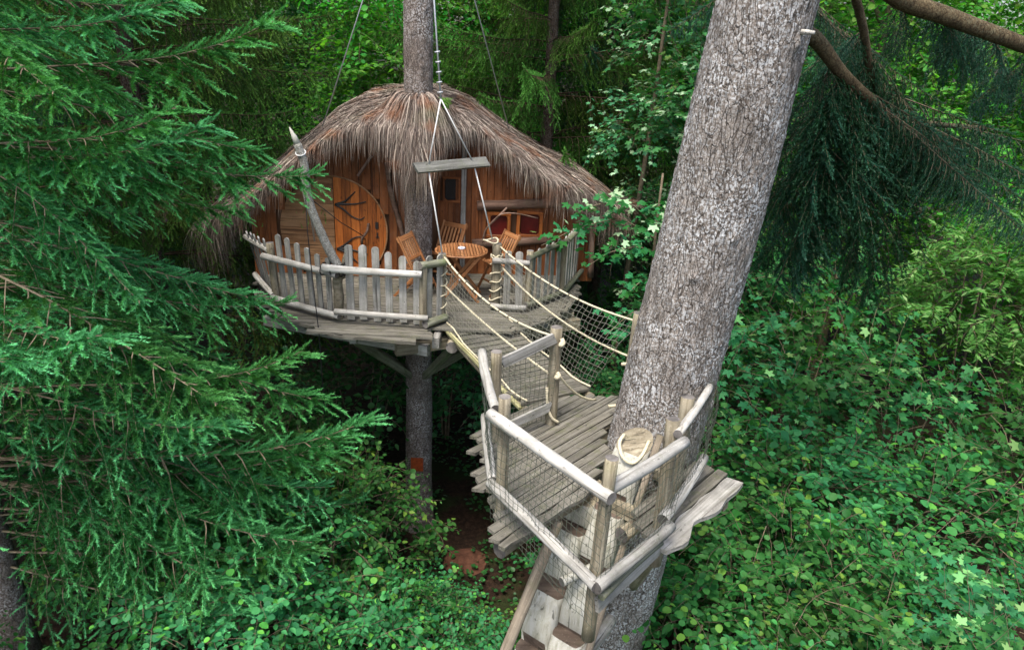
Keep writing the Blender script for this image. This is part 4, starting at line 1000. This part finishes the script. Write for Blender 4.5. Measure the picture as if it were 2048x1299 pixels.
# ------------------------------------------------------------------ conifers
rnd.seed(11); fa = conifer('foreground_fir', 'blue-green fir with layered sprays reaching past the picket fence, trunk bare at the foot', -5.95, 6.9, 13, .20, FIR, M_bark1, 2.3, 9.6, .42, 7,
             lambda z, a: max(1.4, 4.15 - .20 * abs(z - 4.0)) * (.80 if z > 3.6 and .25 < a % 6.283 < 1.5 else 1) * (.8 if math.sin(a) < -.6 else 1), 2.8, -.10, skip=lambda a, z: (math.sin(a) < -.85 and z > 6.0) or (math.sin(a) < -.1 and z < 4.0))
for (z_, az_, L_, p_) in [(6.6, .40, 3.60, .02), (7.2, .23, 3.05, .02), (4.75, .11, 3.65, .0), (3.15, .02, 4.1, -.02), (5.2, .32, 3.2, .0), (4.1, .0, 3.45, -.02), (6.5, .04, 2.75, .0), (7.65, .12, 2.5, .0), (3.0, -.24, 3.0, -.05), (5.8, .2, 3.0, -.05), (3.7, .3, 3.7, -.05), (2.6, .1, 3.6, -.10), (2.3, -.15, 3.5, -.12), (2.0, .05, 3.2, -.15), (2.5, .35, 3.4, -.1), (1.8, -.3, 3.0, -.12), (3.3, -.1, 3.6, -.08), (2.9, .22, 3.9, -.06)]:
    put('branch', FIR[rnd.randrange(3)], fa, (-5.85, 6.9, z_), az_, p_, L_ / 2.6, rnd.uniform(-.2, .2))
conifer('hanging_spruce', 'tall olive spruce with hanging twigs behind the fir, brown trunk showing', -5.9, 11.4, 15, .20, SPR, M_bark2, 3.5, 12.5, .62, 6, lambda z, a: max(1.4, 3.4 - .12 * max(0, z - 5)), 2.6, .02, 'background spruces')
conifer('hanging_spruce', 'dark spruce standing directly behind the door side of the thatch', -6.6, 15.2, 15, .18, SPR, M_bark2, 4.0, 13, .7, 6, lambda z, a: 2.3, 2.6, .0, 'background spruces')
conifer('hanging_spruce', 'spruce with drooping fresh tips behind the thatch, just beside the hut trunk', .5, 14.6, 15, .18, SPR, M_bark2, 4.2, 12, .62, 6, lambda z, a: 3.0, 2.6, .05, 'background spruces')
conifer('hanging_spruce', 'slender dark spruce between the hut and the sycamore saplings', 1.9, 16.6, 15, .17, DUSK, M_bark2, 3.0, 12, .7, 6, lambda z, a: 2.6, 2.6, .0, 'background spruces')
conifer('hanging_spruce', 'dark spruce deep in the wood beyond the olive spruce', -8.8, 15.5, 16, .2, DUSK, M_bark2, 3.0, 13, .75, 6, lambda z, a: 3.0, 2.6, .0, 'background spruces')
# limbs of the leaning fir
def limb(pts, r0, r1):
    p = spline(pts, 5); tube('limb', p, [r0 + (r1 - r0) * i / (len(p) - 1) for i in range(len(p))], M_oldbranch, t2, 9); return p
M_oldbranch = bark('mossy_limb_bark', [(.04, .028, .016), (.09, .065, .035), (.14, .11, .06), (.20, .17, .11)], 1.3, .6, .006, .25, (.22, .24, .16))
LB = [limb([(1.9, 6.15, 8.06), (2.35, 6.45, 7.98), (2.72, 6.6, 7.70), (3.15, 6.8, 7.46), (3.75, 7.25, 7.2), (4.4, 7.8, 6.95)], .078, .018),
      limb([(1.95, 6.0, 8.9), (2.75, 6.15, 8.33), (3.3, 6.2, 8.16), (3.95, 6.25, 7.99), (5.2, 6.6, 7.7)], .085, .05),
      limb([(2.0, 6.2, 9.2), (3.0, 7.2, 8.25), (3.5, 7.6, 7.55), (4.2, 8.1, 7.25), (5.4, 8.8, 7.15)], .045, .025),
      limb([(1.9, 6.5, 9.0), (2.6, 8.0, 8.6), (3.6, 9.4, 8.2), (4.8, 10.6, 7.9)], .07, .03)]
for li_, n_ in ((0, 17), (1, 10), (2, 15), (3, 15)):
    P_ = LB[li_]; L_ = len(P_)
    for k in range(n_):
        j = int((.33 + .65 * k / (n_ - 1)) * (L_ - 1)); p = P_[j]; d = P_[min(j + 1, L_ - 1)] - P_[max(j - 1, 0)]; az = math.atan2(d.y, d.x) + rnd.choice((-1, 1)) * rnd.uniform(.25, 1.2)
        if math.sin(az) < -.05 and j < .62 * L_: az = -az
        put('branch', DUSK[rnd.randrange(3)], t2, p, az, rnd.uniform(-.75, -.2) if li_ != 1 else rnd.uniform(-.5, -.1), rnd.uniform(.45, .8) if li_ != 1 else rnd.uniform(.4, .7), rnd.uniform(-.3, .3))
for k in range(16):
    P_ = LB[0 if k % 2 else 2]; p = P_[int((.30 + .035 * k) * (len(P_) - 1))]
    put('branch', DUSK[k % 3], t2, p, rnd.uniform(.7, 2.7), rnd.uniform(-1.1, -.55), rnd.uniform(.5, .8), rnd.uniform(-.4, .4))
for k in range(9):
    P_ = LB[0]; p = P_[int((.36 + .05 * k) * (len(P_) - 1))]
    put('branch', DUSK[k % 3], t2, p, rnd.uniform(.6, 2.3), rnd.uniform(-1.3, -.95), rnd.uniform(.75, 1.0), rnd.uniform(-.4, .4))
put('branch', FIR[2], t2, (1.9, 6.5, 8.75), 2.6, -.35, .42); put('branch', FIR[0], t2, (1.85, 6.5, 8.9), 2.9, -.45, .36)

# ------------------------------------------------------------------ broadleaf plants
HZ = [crown(1.25, 1.15, 190, .098, 'round', .08, gap=.054).mesh('hazel_crown', [M_stem, L_hazel]) for _ in range(4)]
SY = [crown(1.3, 1.3, 130, .105, 'maple', .06, gap=.07).mesh('sycamore_crown', [M_stem, L_syc]) for _ in range(3)]
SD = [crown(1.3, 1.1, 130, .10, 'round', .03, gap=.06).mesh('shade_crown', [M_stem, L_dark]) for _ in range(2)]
SYP = [crown(1.3, 1.3, 130, .10, 'maple', .13, gap=.07).mesh('pale_sycamore_crown', [M_stem, L_sycp]) for _ in range(2)]
AS = [crown(1.4, 1.4, 230, .13, 'slim', .12, gap=.02).mesh('ash_crown', [M_stem, L_ash])]
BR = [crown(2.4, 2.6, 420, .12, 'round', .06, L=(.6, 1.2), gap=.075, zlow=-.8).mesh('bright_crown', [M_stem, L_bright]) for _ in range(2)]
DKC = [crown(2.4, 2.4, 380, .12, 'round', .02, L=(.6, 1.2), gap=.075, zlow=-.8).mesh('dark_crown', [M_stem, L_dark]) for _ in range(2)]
def shrub(name, label, me, x, y, top, rx, rz, mat=None, group=None, cat='shrub', stems=4, base_r=.3, z0=None):
    """me is a crown of about 1.25 m radius: set so that its top reaches z = top"""
    t = thing(name, label, cat, (x, y, 0), group); cz = top - 1.25 * rz
    o = put('crown', me, t, (x, y, cz), rnd.uniform(0, 6.28), 0, 1); m = W[o.name] @ M.Diagonal((rx, rx, rz, 1)); reg(o, m, t)
    for k in range(stems):
        a = rnd.uniform(0, 6.28); b = rnd.uniform(.3, .8) * rx
        pts = spline([(x + base_r * .3 * math.cos(a), y + base_r * .3 * math.sin(a), -.2), (x + b * .35 * math.cos(a), y + b * .35 * math.sin(a), cz * .5), (x + b * math.cos(a), y + b * math.sin(a), cz + rz * .5)], 4)
        tube('stem', pts, [.024 * (1 - .6 * i / (len(pts) - 1)) for i in range(len(pts))], M_stem, t, 6)
    return t
G1 = 'hazel thicket'
for i_, (x, y, top, rx, rz, where) in enumerate([
    (2.55, 5.1, 2.7, .95, .95, 'right under the outer platform boards'), (3.6, 5.5, 2.9, 1.0, 1.0, 'next to the low sycamore beyond the platform'),
    (2.3, 6.9, 2.8, .95, 1.0, 'just behind the leaning trunk'), (3.3, 7.1, 3.1, 1.05, 1.05, 'beyond the outer platform boards'),
    (4.5, 6.8, 3.0, 1.05, 1.0, 'behind the low sycamore'), (3.0, 8.8, 3.3, 1.1, 1.1, 'between the leaning trunk and the maple thicket'),
    (4.3, 8.6, 3.4, 1.15, 1.1, 'below the hanging dark fir boughs'), (5.7, 8.2, 3.3, 1.1, 1.1, 'beside the pale ash'),
    (2.0, 4.2, 2.0, .9, .9, 'below the skirt board corner'), (3.0, 4.1, 2.2, .95, .95, 'at the foot of the low sycamore'),
    (-3.3, 8.7, 3.1, 1.0, 1.05, 'under the door end of the deck, beside the fir'), (-2.5, 7.5, 2.5, .95, .95, 'in front of the deck between fir and trunk'),
    (-1.6, 6.7, 1.9, .85, .85, 'in front of the plated trunk'), (-3.1, 6.5, 2.4, 1.0, .95, 'below the lowest fir sprays'),
    (-2.1, 5.7, 1.7, .9, .85, 'beside the ladder brace pole, fir side'), (-.95, 7.6, 1.3, .6, .6, 'small, at the foot of the plated trunk'),
    (-4.3, 7.9, 2.9, 1.0, 1.0, 'close against the fir foot'), (-.5, 5.9, 1.2, .75, .7, 'low, between brace pole and plated trunk'),
    (.5, 6.9, 1.3, .7, .7, 'low, under the small platform'), (-1.1, 4.9, 1.2, .9, .8, 'low, at the end of the brace pole'),
    (.25, 5.3, 1.0, .8, .7, 'low, under the log ladder'), (1.5, 8.6, 2.2, .9, .9, 'behind the bridge, in deep shade'), (-4.4, 5.4, 1.7, .9, .8, 'beside the bare fir trunk'),
    (-5.6, 8.4, 2.2, .95, .9, 'behind the bare fir trunk'), (-2.0, 8.3, 2.7, .85, .9, 'below the front rim of the deck'), (-1.05, 7.2, 1.6, .65, .7, 'small, right in front of the plated trunk'),
    (-.2, 6.5, 1.5, .6, .65, 'small, under the wavy board corner of the platform'), (-.35, 4.7, 1.5, .75, .7, 'low, crossed by the brace pole'), (-6.2, 5.6, 1.9, .9, .8, 'past the bare fir trunk')]):
    shrub('hazel_shrub', 'hazel shrub with round green leaves ' + where, HZ[i_ % 4], x, y, top, rx, rz, group=G1)
for i_, (x, y, top, rx, rz, where) in enumerate([
    (4.15, 4.9, 3.2, .85, .9, 'in front of the hazel thicket past the platform'), (5.2, 5.6, 3.3, .9, .95, 'at the edge of the hazel thicket'),
    (3.2, 10.6, 4.3, 1.15, 1.3, 'behind the leaning trunk'), (4.7, 10.8, 4.2, 1.15, 1.3, 'under the dark fir boughs'), (6.2, 10.2, 4.0, 1.1, 1.2, 'in front of the pale ash'),
    (2.3, 10.2, 3.6, .85, 1.2, 'between the hut fence and the leaning trunk'), (3.9, 12.6, 5.4, 1.2, 1.5, 'tall, deep behind the leaning trunk'), (5.8, 13.0, 5.2, 1.3, 1.5, 'tall, beyond the dark boughs'),
    (1.7, 11.4, 3.2, .7, 1.1, 'below the window end of the deck'), (7.6, 9.2, 3.8, 1.1, 1.2, 'beside the pale ash, hazel side')]):
    shrub('sycamore_bush', 'young sycamore with lobed leaves ' + where, SY[i_ % 3], x, y, top, rx, rz, group='young sycamores')
for (x, y, top, rx, rz, where) in [(8.0, 11.6, 5.6, 1.1, 1.1, 'catching the light beyond the hazel thicket'), (9.3, 10.4, 4.6, .9, .9, 'low, beside the brighter ash')]:
    shrub('ash_sapling', 'pale feathery young ash ' + where, AS[0], x, y, top, rx, rz, cat='tree')
for i_, (x, y, top, rx, rz, where) in enumerate([(-2.5, 11.2, 3.3, 1.0, 1.0, 'under the round door'), (-.3, 11.8, 3.4, 1.0, 1.05, 'under the window wall'), (.9, 10.6, 3.0, .9, .9, 'under the right fence run'),
    (-4.2, 11.4, 3.6, 1.1, 1.2, 'under the low end of the thatch'), (-1.3, 13.6, 4.0, 1.2, 1.2, 'behind the hut trunk'), (-6.5, 10.0, 3.6, 1.2, 1.2, 'between fir and olive spruce'), (2.0, 13.0, 4.0, 1.1, 1.3, 'behind the sycamore saplings'), (-3.3, 10.0, 2.6, .8, .8, 'below the forked pole')]):
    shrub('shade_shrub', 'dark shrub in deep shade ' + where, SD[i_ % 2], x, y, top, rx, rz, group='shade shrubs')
# tall sycamore saplings beside the hut
def sapling(label, x, y, h, lean, crowns, me, group):
    t = thing('sycamore_sapling', label, 'tree', (x, y, 0), group); pts = tapered_trunk(t, x, y, h, .065, M_stem, lean, 8)
    for (fz, rx, rz, dx, dy) in crowns:
        p = pts[min(13, int(fz * 13))]; o = put('crown', me[rnd.randrange(len(me))], t, p + V((dx, dy, 0)), rnd.uniform(0, 6.28)); m = W[o.name] @ M.Diagonal((rx, rx, rz, 1)); reg(o, m, t)
G2 = 'tall sycamore saplings'
sapling('slim sycamore sapling with pale young leaves close behind the window end of the thatch', 1.75, 12.4, 9.5, (.5, .0), [(.55, .6, .7, .1, -.3), (.72, .75, .8, 0, 0), (.9, .8, .9, .1, 0)], SYP, G2)
sapling('slim sycamore sapling with pale young leaves, stem bare below, beside the leaning trunk', 2.55, 11.8, 10, (.35, .1), [(.45, .65, .8, 0, -.2), (.6, .7, .7, .2, 0), (.76, .85, .9, -.1, 0), (.93, .8, .9, 0, 0)], SYP, G2)
sapling('sycamore sapling half hidden behind the leaning trunk', 3.6, 12.4, 9.5, (.2, 0), [(.5, .8, .9, 0, 0), (.72, .9, 1., 0, 0), (.9, .9, .9, 0, 0)], SY, G2)
# sycamore branch in front of the thatch: leaves one by one
sb = thing('sycamore_branch_tree', 'leaning sycamore whose pale-leaved branch reaches in front of the thatch end', 'tree', (2.15, 10.6, 0))
sp_ = tapered_trunk(sb, 2.15, 10.7, 6.2, .04, M_stem, (-.1, -.2), 7)
lf = Fol(); lf.leaves(np.zeros((1, 3)), np.array([[1., 0, 0]]), np.array([[0, 0, 1.]]), np.array([1.]), np.array([0.]), 'maple')
L_pale = leafmat('pale_young_sycamore_leaf', [(.20, .36, .17), (.32, .50, .27), (.42, .58, .36)], .3, .45, .4, vary=.4)
LEAF = [lf.mesh('leaf', [M_stem, L_syc]), lf.mesh('leaf', [M_stem, L_pale])]
arms = [[(2.1, 10.6, 5.2), (1.5, 10.2, 5.55), (.9, 9.9, 5.5), (.35, 9.75, 5.25)], [(2.1, 10.6, 5.3), (1.6, 10.1, 5.8), (1.15, 9.85, 5.85), (.85, 9.75, 5.75)], [(2.1, 10.6, 5.0), (1.75, 10.1, 5.2), (1.35, 9.8, 5.2), (1.0, 9.7, 5.0)],
        [(2.1, 10.55, 4.6), (1.8, 9.9, 4.75), (1.5, 9.5, 4.6)], [(2.12, 10.55, 5.5), (2.1, 10.0, 5.7), (2.0, 9.6, 5.6)], [(2.1, 10.5, 4.2), (1.7, 9.8, 4.3), (1.3, 9.4, 4.1)]]
for arm in arms:
    cv = spline(arm, 9); o = tube('branch', cv, [.013 * (1 - .75 * i / (len(cv) - 1)) for i in range(len(cv))], M_twig, sb, 5)
    for k in range(58 if arm[0][2] > 4.9 else 34):
        t = rnd.uniform(.22, 1.0); p = cv[int(t * (len(cv) - 1))] + V((rnd.gauss(0, .11), rnd.gauss(0, .11), rnd.gauss(.01, .09)))
        pale = rnd.random() < .24 and p.z > 5.2
        z = V((rnd.gauss(0, .45), rnd.gauss(-.35, .4), 1)).normalized(); xd = V((rnd.gauss(0, 1), rnd.gauss(-.5, 1), rnd.gauss(-.3, .3))); xd = (xd - z * xd.dot(z)).normalized(); yd = z.cross(xd)
        m = M((xd, yd, z)).transposed().to_4x4(); m.translation = p; s_ = rnd.uniform(.06, .12)
        ob = bpy.data.objects.new('leaf', LEAF[1 if pale else 0]); C.objects.link(ob); reg(ob, m @ M.Diagonal((s_, s_, s_, 1)), o)
# wood behind
def big_tree(label, x, y, h, me, r, group, lift=.0):
    t = thing('broadleaf_tree', label, 'tree', (x, y, 0), group); pts = tapered_trunk(t, x, y, h, .17, M_stem)
    for (fz, a, d, s) in ((.30, 0, .8, .8), (.5, 2.1, 1.0, .95), (.55, 4.2, 1.0, .9), (.72, .9, .7, .95), (.8, 3.6, .7, .9), (.97, 0, 0, .9)):
        p = pts[int(fz * 13)]; a += rnd.uniform(-.6, .6); q = p + V((d * r * math.cos(a), d * r * math.sin(a), 0)); put('crown', me[rnd.randrange(len(me))], t, q, rnd.uniform(0, 6.28), 0, s * r)
        if d: tube('limb', spline([p - V((0, 0, .8)), p.lerp(q, .5) - V((0, 0, .3)), q], 4), [.06 - .005 * i for i in range(9)], M_stem, t, 6)
NEAR = ['bright green broadleaf tree seen past the hut trunk above the thatch ridge', 'broadleaf tree behind the spruce with drooping fresh tips', 'bright broadleaf tree behind the tall sycamore saplings', 'bright broadleaf tree seen through the dark fir boughs', 'bright broadleaf tree beyond the pale ash',
        'broadleaf tree at the far edge of the hazel thicket, past both ashes', 'shaded broadleaf tree behind the olive spruce', 'bright broadleaf tree glimpsed past the foreground fir', 'shaded broadleaf tree behind the foreground fir', 'shaded broadleaf tree close behind the bare fir trunk', 'low shaded broadleaf tree at the end of the hazel thicket']
for i_, (x, y, h, br_) in enumerate([(-2.3, 16.8, 12, 1), (1.6, 19, 13, 1), (4.2, 17.0, 12, 1), (7.5, 16.5, 12, 1), (11, 15.0, 11, 1), (13.5, 12, 10, 1), (-6.5, 19, 12, 0), (-10.5, 17.5, 12, 1), (-12.0, 12.5, 12, 0), (-11, 8, 11, 0), (10.5, 8.0, 7, 0),
                       (9.0, 20, 13, 1), (-.2, 24, 14, 1), (5, 23, 14, 1), (-5, 24, 14, 1), (14, 19, 13, 1), (-14, 21, 14, 0), (-9.5, 25, 14, 1), (10, 26, 14, 0), (18, 24, 14, 1), (18, 15, 12, 0), (-18, 16, 13, 0), (-17, 26, 14, 1), (0, 30, 15, 0), (16, 30, 15, 1), (-8, 31, 15, 0), (7, 31, 15, 1)]):
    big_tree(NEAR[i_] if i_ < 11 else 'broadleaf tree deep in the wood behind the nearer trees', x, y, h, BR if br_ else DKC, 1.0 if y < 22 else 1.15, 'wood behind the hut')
# red-brown rock showing between the shrubs, and a white flower head
def rock(x, y, r, label):
    v, f = [], []; n, m_ = 14, 8
    for i in range(m_ + 1):
        for k in range(n):
            a = 2 * math.pi * k / n; e = math.pi / 2 * (1 - i / m_); q = V((math.cos(a) * math.cos(e), math.sin(a) * math.cos(e), math.sin(e))); g = 1 + .35 * NZ.noise(q * 1.7 + V((x, y, 0)))
            v.append((q.x * r * g * 1.3, q.y * r * g, q.z * r * .55 * g - .1))
    for i in range(m_):
        for k in range(n): f.append((i * n + k, (i + 1) * n + k, (i + 1) * n + (k + 1) % n, i * n + (k + 1) % n))
    return tag(link('rock', mesh('rock', v, f, False), M_rock, None, M.Translation((x, y, 0))), label, 'rock')
rock(-.42, 7.0, .42, 'flat red-brown rock between the low hazels by the brace pole'); rock(-1.0, 6.6, .22, 'small red-brown stone beside the flat rock'); rock(-.55, 9.6, .35, 'red-brown rock in the shade behind the plated trunk')
fl_ = thing('flower_head', 'small white flower head on the low hazel beside the brace pole', 'flower', (-.08, 5.2, 1.5))
tube('stem', [(-.08, 5.25, .1), (-.08, 5.2, 2.3)], .006, M_stem, fl_, 5)
for k in range(22):
    a = rnd.uniform(0, 6.28); q = rnd.uniform(0, .05); m = M.Translation((-.08 + q * math.cos(a), 5.2 + q * math.sin(a), 2.3 + rnd.uniform(0, .015)))
    link('petal', mesh('petal', [(-.012, 0, 0), (0, -.010, .004), (.012, 0, 0), (0, .010, .004)], [(0, 1, 2, 3)]), M_ropew, fl_, m @ M.Rotation(a, 4, 'Z'))

# low ivy and seedlings on the forest floor
gc = Fol(); n = 16000; gx = rng.uniform(-6.5, 6.5, n); gy = rng.uniform(3.5, 14, n)
keep = np.array([NZ.noise((a * .8, b * .8, 5)) > -.12 for a, b in zip(gx, gy)]); gx, gy = gx[keep], gy[keep]; n = len(gx)
gz = np.array([.35 * NZ.noise((a * .25, b * .25, 0)) + .12 * NZ.noise((a * 1.3, b * 1.3, 3)) for a, b in zip(gx, gy)]) + rng.uniform(.02, .16, n)
gd = rng.normal(size=(n, 3)); gd[:, 2] *= .2
gc.leaves(np.stack([gx, gy, gz], 1), gd, np.array([0, 0, 1.]) + rng.normal(0, .3, (n, 3)), rng.uniform(.04, .09, n), rng.uniform(0, .12, n), 'round')
tag(link('ground_cover', gc.mesh('ground_cover', [M_stem, L_dark]), []), 'low leafy ground cover over the brown forest soil', 'ground cover', kind='stuff')
